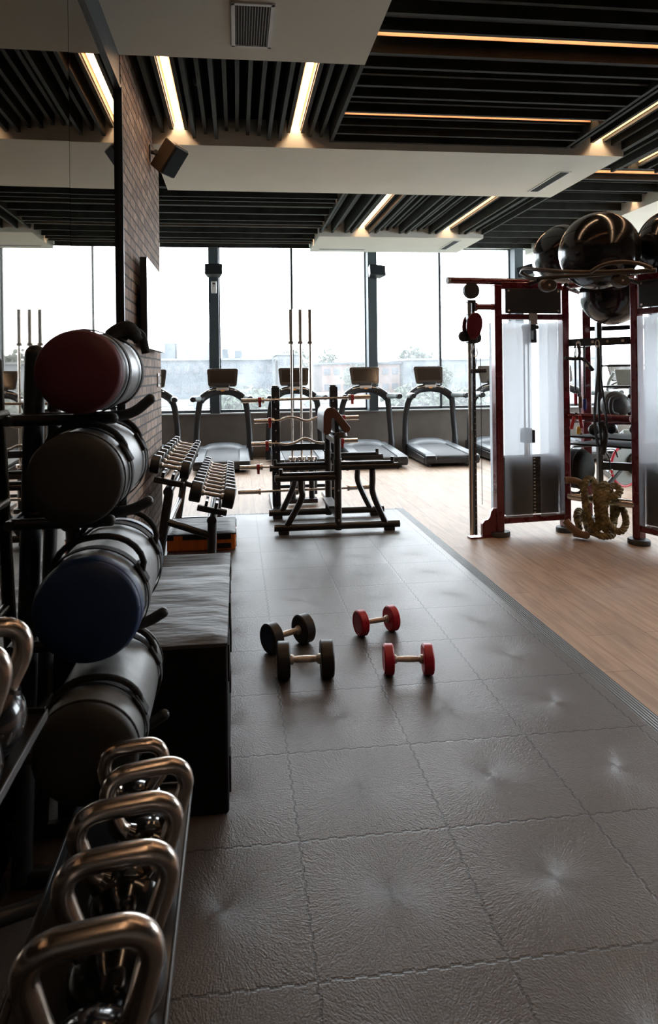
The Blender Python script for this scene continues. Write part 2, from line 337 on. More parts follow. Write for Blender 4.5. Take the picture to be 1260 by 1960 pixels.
M['rope'] = rope_mat()
def grass_mat():
    mt, t, b = new_mat('wet_grass_and_road')
    tc = N(t, 'ShaderNodeTexCoord'); sx = N(t, 'ShaderNodeSeparateXYZ'); t.links.new(tc.outputs['Object'], sx.inputs[0])
    nz = N(t, 'ShaderNodeTexNoise'); nz.inputs['Scale'].default_value = 0.35; nz.inputs['Detail'].default_value = 5; t.links.new(tc.outputs['Object'], nz.inputs['Vector'])
    cr = N(t, 'ShaderNodeValToRGB'); cr.color_ramp.elements[0].color = (0.030, 0.040, 0.024, 1); cr.color_ramp.elements[1].color = (0.058, 0.066, 0.048, 1)
    t.links.new(nz.outputs['Fac'], cr.inputs['Fac']); t.links.new(cr.outputs[0], b.inputs['Base Color']); b.inputs['Roughness'].default_value = 0.9
    return mt
M['grass'] = grass_mat()

# ------------------------------------------------------------------ mesh helpers
class MB:
    def __init__(s, o=(0, 0, 0)):
        s.v = []; s.f = []; s.o = Vector(o)
    def add(s, vs, fs, mx=None):
        n = len(s.v)
        for p in vs:
            p = Vector(p)
            if mx is not None: p = mx @ p
            s.v.append(p - s.o)
        s.f += [tuple(i + n for i in f) for f in fs]
    def box(s, x0, x1, y0, y1, z0, z1, mx=None):
        if x0 > x1: x0, x1 = x1, x0
        if y0 > y1: y0, y1 = y1, y0
        if z0 > z1: z0, z1 = z1, z0
        s.add([(x0, y0, z0), (x1, y0, z0), (x1, y1, z0), (x0, y1, z0), (x0, y0, z1), (x1, y0, z1), (x1, y1, z1), (x0, y1, z1)],
              [(0, 3, 2, 1), (4, 5, 6, 7), (0, 1, 5, 4), (1, 2, 6, 5), (2, 3, 7, 6), (3, 0, 4, 7)], mx)
        return s
    def cyl(s, a, b, r, r2=None, seg=18):
        return s.tube([a, b], [r, r if r2 is None else r2], seg)
    def tube(s, pts, r, seg=12, closed=False, flat=None):
        """sweep a circle (or an ellipse: flat=(rx,rz)) along pts with end caps"""
        P = [Vector(p) for p in pts]; n = len(P)
        R = r if isinstance(r, (list, tuple)) else [r] * n
        T = []
        for i in range(n):
            if closed: d = P[(i + 1) % n] - P[i - 1]
            elif i == 0: d = P[1] - P[0]
            elif i == n - 1: d = P[-1] - P[-2]
            else: d = (P[i + 1] - P[i]).normalized() + (P[i] - P[i - 1]).normalized()
            T.append(d.normalized() if d.length > 1e-9 else Vector((0, 0, 1)))
        up = Vector((0, 0, 1)) if abs(T[0].z) < 0.9 else Vector((1, 0, 0))
        nrm = T[0].cross(up).normalized()
        rings = []
        for i in range(n):
            if i: nrm = (nrm - T[i] * nrm.dot(T[i])).normalized()
            bn = T[i].cross(nrm)
            k = 1.0
            if 0 < i < n - 1 and not closed:
                c = (P[i + 1] - P[i]).normalized().dot((P[i] - P[i - 1]).normalized())
                k = 1 / max(0.6, math.sqrt(max(0.0, (1 + c) / 2)))
            fa, fb = flat if flat else (1, 1)
            rings.append([P[i] + (nrm * math.cos(2 * PI * j / seg) * fa + bn * math.sin(2 * PI * j / seg) * fb) * R[i] * (k if seg > 4 else 1) for j in range(seg)])
        vs = [p for rg in rings for p in rg]; fs = []
        for i in range(n if closed else n - 1):
            a = i * seg; b_ = ((i + 1) % n) * seg
            for j in range(seg):
                k2 = (j + 1) % seg
                fs.append((a + j, a + k2, b_ + k2, b_ + j))
        if not closed:
            fs.append(tuple(range(seg - 1, -1, -1))); fs.append(tuple((n - 1) * seg + j for j in range(seg)))
        s.add(vs, fs); return s
    def lathe(s, prof, mx=None, seg=32):
        """profile [(r,z)...] turned around z"""
        vs = []; fs = []
        for (r, z) in prof:
            for j in range(seg):
                a = 2 * PI * j / seg; vs.append((r * math.cos(a), r * math.sin(a), z))
        for i in range(len(prof) - 1):
            for j in range(seg):
                k = (j + 1) % seg; fs.append((i * seg + j, i * seg + k, (i + 1) * seg + k, (i + 1) * seg + j))
        if prof[0][0] > 1e-5: fs.append(tuple(range(seg - 1, -1, -1)))
        if prof[-1][0] > 1e-5: fs.append(tuple((len(prof) - 1) * seg + j for j in range(seg)))
        s.add(vs, fs, mx); return s
    def sphere(s, c, r, seg=32, rings=20, sc_=(1, 1, 1)):
        prof = [(max(1e-6, math.sin(PI * i / rings)) * 1.0, -math.cos(PI * i / rings)) for i in range(rings + 1)]
        mx = Matrix.Translation(c) @ Matrix.Diagonal((r * sc_[0], r * sc_[1], r * sc_[2], 1))
        return s.lathe(prof, mx, seg)
    def prism(s, poly, h0, h1, mx=None, axis='z'):
        """extrude 2-D polygon; axis = extrusion direction"""
        n = len(poly)
        def P(u, v, h):
            return {'z': (u, v, h), 'y': (u, h, v), 'x': (h, u, v)}[axis]
        vs = [P(u, v, h0) for u, v in poly] + [P(u, v, h1) for u, v in poly]
        fs = [tuple(range(n - 1, -1, -1)), tuple(range(n, 2 * n))] + [(i, (i + 1) % n, n + (i + 1) % n, n + i) for i in range(n)]
        s.add(vs, fs, mx); return s
def obj(name, mb, material, parent=None, bev=0.0, bseg=2, angle=35, label=None, sub=0):
    me = bpy.data.meshes.new(name)
    me.from_pydata([tuple(v) for v in mb.v], [], mb.f)
    me.validate(); me.update()
    import bmesh
    bm = bmesh.new(); bm.from_mesh(me); bmesh.ops.remove_doubles(bm, verts=bm.verts, dist=1e-6); bmesh.ops.recalc_face_normals(bm, faces=bm.faces); bm.to_mesh(me); bm.free()
    me.materials.append(material)
    me.shade_smooth()
    try: me.set_sharp_from_angle(angle=math.radians(angle))
    except Exception: pass
    o = bpy.data.objects.new(name, me); COL.objects.link(o)
    if parent is not None: o.parent = parent
    if bev:
        md = o.modifiers.new('bevel', 'BEVEL'); md.width = bev; md.segments = bseg; md.limit_method = 'ANGLE'; md.angle_limit = math.radians(40)
    if sub:
        md = o.modifiers.new('sub', 'SUBSURF'); md.levels = sub; md.render_levels = sub
    if label: o['label'] = label
    return o
def tag(o, label, cat, group=None, kind=None):
    o['label'] = label; o['category'] = cat
    if group: o['group'] = group
    if kind: o['kind'] = kind
    return o
def thing(name, label, cat, loc=(0, 0, 0), rz=0.0, group=None):
    o = bpy.data.objects.new(name, None); COL.objects.link(o)
    o.empty_display_size = 0.1
    o.location = loc; o.rotation_euler = (0, 0, rz)
    return tag(o, label, cat, group)
def struct(name, mb, material, parent=None, bev=0.0, label=None, cat=None):
    o = obj(name, mb, material, parent, bev)
    if parent is None:
        o['kind'] = 'structure'
        if label: o['label'] = label
        if cat: o['category'] = cat
    return o
def copy_tree(o, parent=None):
    c = o.copy(); COL.objects.link(c); c.parent = parent
    for ch in KIDS.get(o.name, []): copy_tree(ch, c)
    return c
KIDS = {}
def index_kids(root):
    """remember the part tree of a prototype so that it can be copied quickly"""
    KIDS[root.name] = [c for c in bpy.data.objects if c.parent == root]
    for c in KIDS[root.name]: index_kids(c)
def RX(a): return Matrix.Rotation(a, 4, 'X')
def RY(a): return Matrix.Rotation(a, 4, 'Y')
def RZ(a): return Matrix.Rotation(a, 4, 'Z')
def TR(x, y, z): return Matrix.Translation((x, y, z))
def arc(c, r, a0, a1, n, plane='xz'):
    out = []
    for i in range(n + 1):
        a = a0 + (a1 - a0) * i / n
        u, v = r * math.cos(a), r * math.sin(a)
        out.append({'xz': (c[0] + u, c[1], c[2] + v), 'yz': (c[0], c[1] + u, c[2] + v), 'xy': (c[0] + u, c[1] + v, c[2])}[plane])
    return out
def smooth_path(pts, n=6):
    """Catmull-Rom through pts"""
    P = [Vector(p) for p in pts]; P = [P[0] * 2 - P[1]] + P + [P[-1] * 2 - P[-2]]
    out = []
    for i in range(1, len(P) - 2):
        for k in range(n):
            t = k / n; a, b, c, d = P[i - 1], P[i], P[i + 1], P[i + 2]
            out.append(0.5 * ((2 * b) + (c - a) * t + (2 * a - 5 * b + 4 * c - d) * t * t + (3 * b - a - 3 * c + d) * t ** 3))
    out.append(P[-2]); return out

# ================================================================== THE ROOM
WZ = -0.006          # top of the plank floor (the rubber mats end at z = 0)
XB = -0.695          # face of the brick
struct('floor', MB().box(-3.4, 9.2, -4.2, 12.3, -0.2, WZ), M['wood'], label='oak look plank floor, glossy towards the windows', cat='floor')
struct('floor', MB().box(-0.80, 1.737, -4.2, 7.15, WZ, 0.0), M['tiles'], label='grey interlocking rubber tile floor of the free weight area', cat='rubber floor')
r = MB(); r.prism([(1.737, WZ), (1.737, 0.0), (1.745, 0.0), (1.825, WZ + 0.001), (1.825, WZ)], -4.2, 7.23, axis='y')
struct('trim_1', r, M['ramp'], label='ribbed black rubber ramp edging beside the planks', cat='floor edging')
r = MB(); r.prism([(7.15, WZ), (7.15, 0.0), (7.155, 0.0), (7.23, WZ + 0.001), (7.23, WZ)], -0.6, 1.737, axis='x')
struct('trim_2', r, M['ramp'], label='ribbed rubber edging at the far end of the tiles', cat='floor edging')
# partition with mirror and brick
struct('wall_left', MB().box(-1.00, -0.80, -4.2, 4.2, WZ, 4.2), M['slate'], label='slate partition behind the mirrors', cat='wall')
struct('wall_brick', MB().box(-1.00, XB, 4.2, 6.2, WZ, 4.2), M['brick'], label='weathered brown brick wall pier', cat='brick wall')
struct('trim_3', MB().box(-0.80, -0.70, -4.2, 4.2, 3.30, 3.9), M['slate'], label='slate band above the mirrors', cat='trim')
for y0, y1, xa, sl, lb in ((2.945, 4.174, -0.7045, -0.005, 'tinted wall mirror panel next to the brick pier'), (-1.2, 2.938, -0.7045, -0.013, 'long tinted wall mirror panel at the left edge of the photo')):
    xe = lambda y: (xa + sl * (y - 2.94)) if sl == -0.005 else (xa + sl * (y - 2.94))
    b = MB(); f0, f1 = xe(y0), xe(y1)
    b.add([(f0, y0, 0.08), (f1, y1, 0.08), (f1, y1, 3.285), (f0, y0, 3.285), (-0.80, y0, 0.08), (-0.80, y1, 0.08), (-0.80, y1, 3.285), (-0.80, y0, 3.285)],
          [(0, 1, 2, 3), (4, 7, 6, 5), (0, 3, 7, 4), (1, 5, 6, 2), (3, 2, 6, 7), (0, 4, 5, 1)])
    tag(obj('wall_mirror', b, M['mirror']), lb, 'mirror')
struct('trim_4', MB().box(-0.80, -0.685, 4.175, 4.2, WZ, 3.30).box(-0.80, -0.690, -4.2, 4.2, 3.286, 3.31), M['black_frame'], label='black mirror frame', cat='trim')
# outer walls
struct('wall_right', MB().box(9.0, 9.2, -4.2, 5.0, WZ, 4.2).box(9.0, 9.2, 5.0, 12.3, WZ, 0.8).box(9.0, 9.2, 5.0, 12.3, 3.8, 4.2), M['parapet'])
struct('wall_far_left', MB().box(-3.4, -3.2, -4.2, 12.3, WZ, 4.2), M['parapet'])
struct('wall_back', MB().box(-3.4, 9.2, -4.4, -4.2, WZ, 4.2), M['parapet'])
struct('wall_front', MB().box(-3.4, 9.2, 12.0, 12.3, WZ, 0.79).box(-3.4, 9.2, 12.0, 12.3, 3.84, 4.2), M['parapet'], label='taupe panelled parapet under the window band', cat='wall')
struct('trim_5', MB().box(-3.2, 9.0, 11.93, 12.1, 0.79, 0.815), M['sill_metal'], bev=0.004, label='pale metal window sill', cat='sill')
for i, x in enumerate((-3.12, -0.39, 2.46, 5.24, 8.1)):
    struct('trim_%d' % (6 + i), MB().box(x - 0.082, x + 0.082, 11.78, 12.12, 0.815, 3.9), M['pillar'], label='slate coloured window pillar', cat='pillar')
xs = [-3.04, -1.76, -0.472, 1.01, 2.378, 3.79, 5.158, 6.65, 8.018]
starts = [(-3.04, -1.76), (-1.76, -0.472), (-0.308, 1.01), (1.01, 2.378), (2.542, 3.79), (3.79, 5.158), (5.322, 6.65), (6.65, 8.018), (8.182, 9.0)]
for i, (x0, x1) in enumerate(starts):
    f = MB()
    for (a, b_) in ((x0, x0 + 0.02), (x1 - 0.02, x1)): f.box(a, b_, 12.02, 12.09, 0.815, 3.84)
    f.box(x0, x1, 12.02, 12.09, 0.815, 0.865); f.box(x0, x1, 12.02, 12.09, 3.80, 3.84)
    wf = struct('window_%d' % (i + 1), f, M['black_frame'], label='tall fixed window with black frame, bay %d of the window band' % (i + 1), cat='window')
    obj('glass_pane', MB().box(x0 + 0.02, x1 - 0.02, 12.052, 12.058, 0.865, 3.80), M['pane'], wf)
f = MB().box(9.02, 9.09, 5.0, 12.0, 0.8, 0.86).box(9.02, 9.09, 5.0, 12.0, 3.74, 3.8)
for y in (5.0, 6.4, 7.8, 9.2, 10.6, 11.94): f.box(9.02, 9.09, y, y + 0.06, 0.8, 3.8)
wf = struct('window_10', f, M['black_frame'], label='side window band on the right wall', cat='window')
obj('glass_pane', MB().box(9.052, 9.058, 5.0, 12.0, 0.86, 3.74), M['pane'], wf)

# ------------------------------------------------------------------ ceiling
struct('ceiling', MB().box(-3.4, 9.2, -4.4, 12.3, 4.2, 4.35), M['plenum'], label='black ceiling void above the slats', cat='ceiling')
PAN = [('white plaster soffit in the foreground with square vent', -0.80, 0.84, 1.9, 4.18, 3.5, 3.74),
       ('white plaster soffit behind the viewer', -0.80, 0.84, -4.2, -1.4, 3.5, 3.74),
       ('long white plaster soffit across the middle of the room', -0.715, 3.60, 5.78, 7.22, 3.5, 3.74),
       ('small white plaster soffit near the windows', 1.21, 3.69, 9.54, 10.75, 3.5, 3.74),
       ('white plaster soffit along the right side', 4.955, 8.9, 4.6, 10.9, 3.5, 3.74),
       ('white plaster soffit beyond the brick pier', -3.2, -1.21, 7.4, 10.72, 3.5, 3.74)]
for lb, x0, x1, y0, y1, z0, z1 in PAN:
    struct('ceiling', MB().box(x0, x1, y0, y1, z0, z1), M['plaster'], label=lb, cat='ceiling soffit')
struct('ceiling', MB().box(-3.2, 9.0, 10.95, 12.0, 3.81, 4.0), M['plaster'], label='narrow soffit over the window heads', cat='ceiling soffit')
D0, D1, D2 = 3.552, 3.592, 3.622
ZT = 3.86
def bay(direction, a0, a1, items, label):
    """one slatted ceiling field; items = (position, underside height)"""
    b = MB()
    for p, zb in items:
        if direction == 'y': b.box(p - 0.0145, p + 0.0145, a0, a1, zb, ZT)
        else: b.box(a0, a1, p - 0.0145, p + 0.0145, zb, ZT)
    o = struct('ceiling', b, M['slat'], label=label, cat='slatted ceiling')
    return o
def linear_light(direction, p, a0, a1, label, z=3.705, fl=None):
    if direction == 'y': z = 3.680
    if fl is None: fl = -0.030 if direction == 'y' else -0.090
    mid = (a0 + a1) / 2
    loc = (p, mid, z) if direction == 'y' else (mid, p, z)
    t = thing('linear_light', label, 'light', loc, 0 if direction == 'y' else -PI / 2, 'warm linear lights between the ceiling slats')
    L = (a1 - a0) / 2
    h = MB().box(-0.045, 0.045, -L, L, 0.012, 0.05).box(-0.0455, -0.041, -L, L, fl, 0.012).box(0.041, 0.0455, -L, L, fl, 0.012)
    obj('housing', h, M['light_trough'], t)
    obj('diffuser', MB().box(-0.0225, 0.0225, -L, L, -0.004, 0.011), M['led'], t)
S = 0.967
a1 = [(-0.63, D1), (-0.550, D2), (-0.422, D2), (-0.351, D0), (-0.254, D1), (-0.159, D0), (-0.067, D2), (0.026, D2), (0.12, D1), (0.219, D1), (0.308, D0), (0.405, D0), (0.488, D2), (0.616, D2), (0.685, D1), (0.781, D1), (0.877, D0)]
bay('y', 4.18, 5.765, [(x * S, z) for x, z in a1], 'dark wooden slats running away from the viewer between the two big soffits')
linear_light('y', -0.470, 4.19, 5.77, 'bright linear light nearest the brick wall')
linear_light('y', 0.534, 4.19, 5.77, 'bright linear light over the middle of the room, left of the big slat field')
bay('y', -1.4, 1.9, [(x * S, z) for x, z in a1], 'dark wooden slats overhead behind the foreground soffit')
linear_light('y', 0.534, -1.38, 1.0, 'short linear light overhead behind the viewer')
# field of crosswise slats right of the foreground soffit
b1 = []; lights_b1 = [3.985, 5.245, 2.72, 1.46]
y = -3.9; k = 0
pat = [D0, D1, D0, D2, D1, D0, D1, D0, D2, D1]
while y < 5.76:
    if all(abs(y - q) > 0.085 for q in lights_b1): b1.append((y, pat[k % 10]))
    k += 1; y += 0.0945
for q in lights_b1: b1 += [(q - 0.062, D2 - .01), (q + 0.062, D2 + .02)]
bay('x', 0.86, 3.005, b1, 'dark wooden slats running crosswise at the upper right')
linear_light('x', 3.985, 0.872, 3.0, 'upper linear light across the top right of the photo')
linear_light('x', 5.245, 0.872, 3.0, 'second linear light from the top right, across the slats')
linear_light('x', 1.46, 0.872, 3.0, 'linear light overhead behind the first ones')
linear_light('x', 2.72, 0.872, 3.0, 'linear light above and just outside the photo')
# lengthwise field further right
a1r = [(3.127, D0), (3.19, D0 + .005), (3.278, D2), (3.392, D2 - .01), (3.520, D2), (3.60, D1), (3.657 + .05, D0), (3.80, D1), (3.90, D1), (4.0, D0), (4.1, D1), (4.186, D2), (4.314, D2), (4.40, D1), (4.5, D0), (4.6, D1), (4.7, D1), (4.8, D0), (4.9, D1), (5.0, D0)]
bay('y', 0.5, 5.765, [(x * S, z) for x, z in a1r if x < 3.72], 'dark wooden slats running towards the right end of the long soffit')
bay('y', 0.5, 6.42, [(x * S, z) for x, z in a1r if x >= 3.72], 'dark wooden slats beside the right end of the long soffit')
linear_light('y', 3.342, 0.6, 5.77, 'long linear light slanting to the right end of the long soffit')
linear_light('y', 4.25 * S, 0.6, 6.4, 'linear light near the right edge of the photo')
struct('ceiling', MB().box(3.62, 4.95, 6.43, 6.47, 3.60, 3.9), M['slat'], label='dark beam closing the slat field on the right', cat='beam')
# crosswise field between long soffit and right soffit
b2 = []; lr = [6.60, 7.73]
y = 6.70; k = 0
while y < 10.9:
    if all(abs(y - q) > 0.085 for q in lr): b2.append((y, (D0 + .01, D1, D2, D2 + .01)[k % 4] if k % 4 else D0 + .01))
    k += 1; y += 0.109
for q in lr: b2 += [(q - 0.062, D2), (q + 0.062, D2)]
bay('x', 3.72, 4.94, b2, 'dark wooden crosswise slats left of the right soffit')
linear_light('x', 6.60, 3.72, 4.94, 'linear light just beyond the right end of the long soffit')
linear_light('x', 7.73, 3.72, 4.94, 'linear light hitting the edge of the right soffit')
# lengthwise field before the small soffit
a2 = [(1.276, D0), (1.357, D2), (1.45, D0), (1.542, D2 + .02), (1.652, D0), (1.743, D0), (1.836, D2), (1.964, D2), (2.016, D0), (2.118, D0), (2.208, D1), (2.298, D1), (2.397, D2), (2.491, D0), (2.587, D0), (2.681, D1), (2.777, D1), (2.868, D2), (2.959, D0), (3.058, D0), (3.171, D2), (3.299, D2), (3.431, D0), (3.523, D0), (3.616, D1), (3.709, D1), (3.802, D0)]
bay('y', 7.22, 9.535, [(x * S, z) for x, z in a2], 'dark wooden slats running to the small soffit by the windows')
linear_light('y', 1.900 * S, 7.23, 9.53, 'left one of the two linear lights ending at the small soffit')
linear_light('y', 3.235 * S, 7.23, 9.53, 'right one of the two linear lights ending at the small soffit')
# crosswise field left of it
b3 = []; ll = [7.91, 9.10, 10.25]
y = 7.28; k = 0
while y < 10.78:
    if all(abs(y - q) > 0.085 for q in ll): b3.append((y, (D0, D2, D1, D2)[k % 4]))
    k += 1; y += 0.0965
for q in ll: b3 += [(q - 0.062, D0), (q + 0.062, D2)]
bay('x', -1.20, 1.195, b3, 'dark wooden crosswise slats between brick pier and small soffit')
for q, lb in zip(ll, ('nearest', 'middle', 'farthest')):
    linear_light('x', q, -1.19, 1.195, '%s linear light hidden between the slats left of the small soffit' % lb, fl=-0.02)

# ceiling vents
def square_vent():
    t = thing('air_vent', 'square white framed air vent in the foreground soffit', 'vent', (0.108, 3.765, 3.5))
    fr = MB(); a, bb, wd = 0.118, 0.24, 0.022
    for (x0, x1, y0, y1) in ((-a, a, -bb, -bb + wd), (-a, a, bb - wd, bb), (-a, -a + wd, -bb, bb), (a - wd, a, -bb, bb)): fr.box(x0, x1, y0, y1, -0.010, 0)
    obj('frame', fr, M['white_plastic'], t, bev=0.002)
    obj('backing', MB().box(-a + wd, a - wd, -bb + wd, bb - wd, -0.0008, 0.0), M['vent_dark'], t)
    lv = MB()
    for i in range(13):
        x = -a + wd + 0.006 + i * (2 * (a - wd) - 0.012) / 12
        lv.box(x - 0.0018, x + 0.0018, -bb + wd, bb - wd, -0.010, -0.001, )
    obj('blades', lv, M['vent_blade'], t)
    lv = MB()
    for i in range(22):
        y = -bb + wd + 0.01 + i * (2 * (bb - wd) - 0.02) / 21
        lv.box(-a + wd, a - wd, y - 0.0006, y + 0.0006, -0.0025, -0.0015)
    obj('cross_bars', lv, M['steel_black'], t)
square_vent()
def slot_vent(x, y, hx, hy, label):
    t = thing('slot_vent', label, 'vent', (x, y, 3.5))
    fr = MB(); wd = 0.016
    for (x0, x1, y0, y1) in ((-hx, hx, -hy, -hy + wd), (-hx, hx, hy - wd, hy), (-hx, -hx + wd, -hy, hy), (hx - wd, hx, -hy, hy)): fr.box(x0, x1, y0, y1, -0.006, 0)
    obj('frame', fr, M['white_plastic'], t, bev=0.0015)
    obj('backing', MB().box(-hx + wd, hx - wd, -hy + wd, hy - wd, -0.001, 0), M['vent_dark'], t)
    lv = MB(); long_x = hx > hy
    for k in (-1, 0, 1):
        if long_x: lv.box(-hx + wd, hx - wd, k * (hy - wd) * .5 - .002, k * (hy - wd) * .5 + .002, -0.006, -0.001)
        else: lv.box(k * (hx - wd) * .5 - .002, k * (hx - wd) * .5 + .002, -hy + wd, hy - wd, -0.006, -0.001)
    obj('blades', lv, M['slate'], t)
slot_vent(3.285, 6.63, 0.062, 0.37, 'narrow slot vent at the right end of the long soffit')
slot_vent(3.35, 10.09, 0.062, 0.36, 'narrow slot vent at the right end of the small soffit')
slot_vent(1.70, 10.52, 0.38, 0.045, 'narrow slot vent on the left part of the small soffit')
def smoke_detector():
    t = thing('smoke_detector', 'round white smoke detector up in the dark void between slats', 'detector', (-0.29, 5.45, 3.92))
    obj('stem', MB().cyl((0, 0, 0), (0, 0, 0.2795), 0.012), M['plenum'], t)
    obj('dome', MB().lathe([(0.0, -0.045), (0.03, -0.042), (0.05, -0.02), (0.055, 0.0), (0.0, 0.0)]), M['white_plastic'], t)
smoke_detector()

# ------------------------------------------------------------------ things on the walls
def television():
    t = thing('television', 'wall mounted flat television on the brick wall', 'television', (-0.62, 5.25, 2.03), 0)
    # panel in the local yz-plane, facing +x
    w_, h_ = 0.545, 0.318
    obj('shell', MB().box(-0.045, 0.0, -w_, w_, -h_, h_), M['black_frame'], t, bev=0.006)
    fr = MB(); e = 0.012
    for (y0, y1, z0, z1) in ((-w_, w_, -h_, -h_ + e), (-w_, w_, h_ - e, h_), (-w_, -w_ + e, -h_, h_), (w_ - e, w_, -h_, h_)): fr.box(0, 0.004, y0, y1, z0, z1)
    obj('bezel', fr, M['screen'], t)
    obj('screen', MB().box(0, 0.002, -w_ + e, w_ - e, -h_ + e, h_ - e), M['screen'], t)
    obj('wall_bracket', MB().box(-0.0745, -0.045, -0.2, 0.2, -0.15, 0.15), M['steel_black'], t)
television()
def wall_switch():
    t = thing('light_switch', 'small white switch plate on the brick wall under the television', 'switch', (XB, 5.93, 1.475))
    obj('plate', MB().box(0, 0.012, -0.045, 0.045, -0.06, 0.06), M['white_plastic'], t, bev=0.003)
    obj('rocker', MB().box(0.012, 0.017, -0.02, 0.02, -0.035, 0.035), M['grey_plastic'], t, bev=0.002)
wall_switch()
def wall_speaker():
    t = thing('wall_speaker', 'brown box loudspeaker tilted down on a bracket at the top of the brick wall', 'loudspeaker', (XB, 5.56, 3.36))
    mx = TR(0.152, 0.0, -0.045) @ RZ(math.radians(-28)) @ RY(math.radians(38))
    # trapezoid cabinet: wide baffle towards +x, narrow back
    sh = MB(); poly = [(-0.085, -0.055), (0.075, -0.10), (0.075, 0.10), (-0.085, 0.055)]
    sh.prism(poly, -0.13, 0.13, mx @ RX(0))
    obj('cabinet', sh, M['speaker'], t, bev=0.012, bseg=3)
    gr = MB().prism([(0.0755, -0.092), (0.090, -0.086), (0.090, 0.086), (0.0755, 0.092)], -0.12, 0.12, mx)
    obj('grille', gr, M['grille'], t, bev=0.006)
    br = MB().box(0, 0.012, -0.035, 0.035, -0.07, 0.05)
    br.cyl((0.01, 0, 0.0), (0.085, -0.0, -0.02), 0.016).cyl((0.055, -0.03, -0.008), (0.055, 0.03, -0.008), 0.02)
    obj('bracket', br, M['steel_black'], t, bev=0.003)
wall_speaker()
def pillar_speaker(x, rz, label, out=0.12):
    t = thing('pillar_speaker', label, 'loudspeaker', (x, 11.78, 3.30), 0)
    mx = TR(0, -out, 0.02) @ RX(math.radians(-14)) @ RZ(rz)
    obj('cabinet', MB().prism([(-0.155, -0.085), (0.155, -0.085), (0.11, 0.085), (-0.11, 0.085)], -0.10, 0.10, mx), M['tm_dark'], t, bev=0.012)
    obj('grille', MB().box(-0.145, 0.145, -0.096, -0.0855, -0.092, 0.092, mx), M['grille'], t, bev=0.004)
    obj('bracket', MB().box(-0.02, 0.02, -out * .6, 0.0, -0.03, 0.03).box(-0.05, 0.05, -0.006, 0, -0.07, 0.07), M['steel_black'], t)
pillar_speaker(-0.385, 0, 'black loudspeaker on the left window pillar')
pillar_speaker(2.50, math.radians(14), 'black loudspeaker on the middle window pillar')
pillar_speaker(5.30, math.radians(-50), 'black loudspeaker on the right window pillar, behind the gym balls', 0.20)
def dispenser():
    t = thing('air_freshener', 'white dispenser box on the left window pillar', 'dispenser', (-0.385, 11.78, 3.04))
    obj('cover', MB().box(-0.045, 0.045, -0.07, 0, -0.105, 0.105), M['white_plastic'], t, bev=0.012, bseg=3)
    obj('display', MB().box(-0.022, 0.022, -0.073, -0.0701, 0.045, 0.075), M['tm_dark'], t)
    obj('button', MB().cyl((0, -0.0701, 0.02), (0, -0.075, 0.02), 0.010), M['grey_plastic'], t)
dispenser()
# ================================================================== DUMBBELLS
def dumbbell_parts(t, L, D, wd, hr, head_m, end_m=None, facets=0, axis_h=None, blunt=0.006):
    """round-head dumbbell along local x, centre of the bar at local z = axis_h"""
    zc = D / 2 if axis_h is None else axis_h
    q = TR(0, 0, zc) @ RY(PI / 2)
    hd = L / 2 - wd
    g = MB(); g.lathe([(0.0, -hd), (hr * 1.55, -hd), (hr * 1.5, -hd + .012), (hr * 0.92, -hd + .022), (hr, -hd * .55), (hr * 1.1, 0), (hr, hd * .55), (hr * 0.92, hd - .022), (hr * 1.5, hd - .012), (hr * 1.55, hd), (0.0, hd)], q, 20)
    obj('handle', g, M['knurl'], t)
    for s in (-1, 1):
        h = MB(); r_ = D / 2
        a, b_ = (hd, L / 2)
        pr = [(hr * 1.6, a), (r_ - blunt, a), (r_, a + blunt), (r_, b_ - blunt), (r_ - blunt, b_), (r_ * .80, b_), (r_ * .78, b_ - .003), (0.0, b_ - .003)]
        if s < 0: pr = [(r, -z) for r, z in pr]
        h.lathe(pr, q, facets or 36)
        ho = obj('weight_head', h, head_m, t)
        if end_m:
            e = MB(); z0 = b_ - .0028; pr = [(r_ * .70, z0 - .001), (r_ * .70, z0 + .0012), (0.0, z0 + .0012)]
            if s < 0: pr = [(r, -z) for r, z in pr]
            e.lathe(pr, q, 32); obj('end_cap', e, end_m, ho)
for (x0, y0, x1, y1, D, wd, hr, hm, em, lb) in (
    (0.166, 3.63, 0.363, 3.71, 0.160, 0.064, 0.0155, 'rubber', 'blue_rubber', 'black dumbbell on the floor turned at an angle, the rear left one of the four'),
    (0.215, 3.310, 0.432, 3.298, 0.178, 0.066, 0.0165, 'rubber', 'blue_rubber', 'black dumbbell on the floor facing the viewer, the front left one of the four'),
    (0.694, 3.795, 0.891, 3.805, 0.145, 0.050, 0.0140, 'red_rubber', 'red_rubber', 'red dumbbell on the floor, the farther of the two red ones'),
    (0.743, 3.275, 0.939, 3.250, 0.150, 0.050, 0.0145, 'red_rubber', 'red_rubber', 'red dumbbell on the floor, the nearer of the two red ones')):
    ang = math.atan2(y1 - y0, x1 - x0)
    if 'turned' in lb: ang = math.radians(30)
    if 'farther' in lb: ang = math.radians(14)
    L = math.hypot(x1 - x0, y1 - y0) + wd
    t = thing('dumbbell', lb, 'dumbbell', ((x0 + x1) / 2, (y0 + y1) / 2, 0.0005), ang, 'dumbbells left on the floor')
    dumbbell_parts(t, L, D, wd, hr, M[hm], M[em])

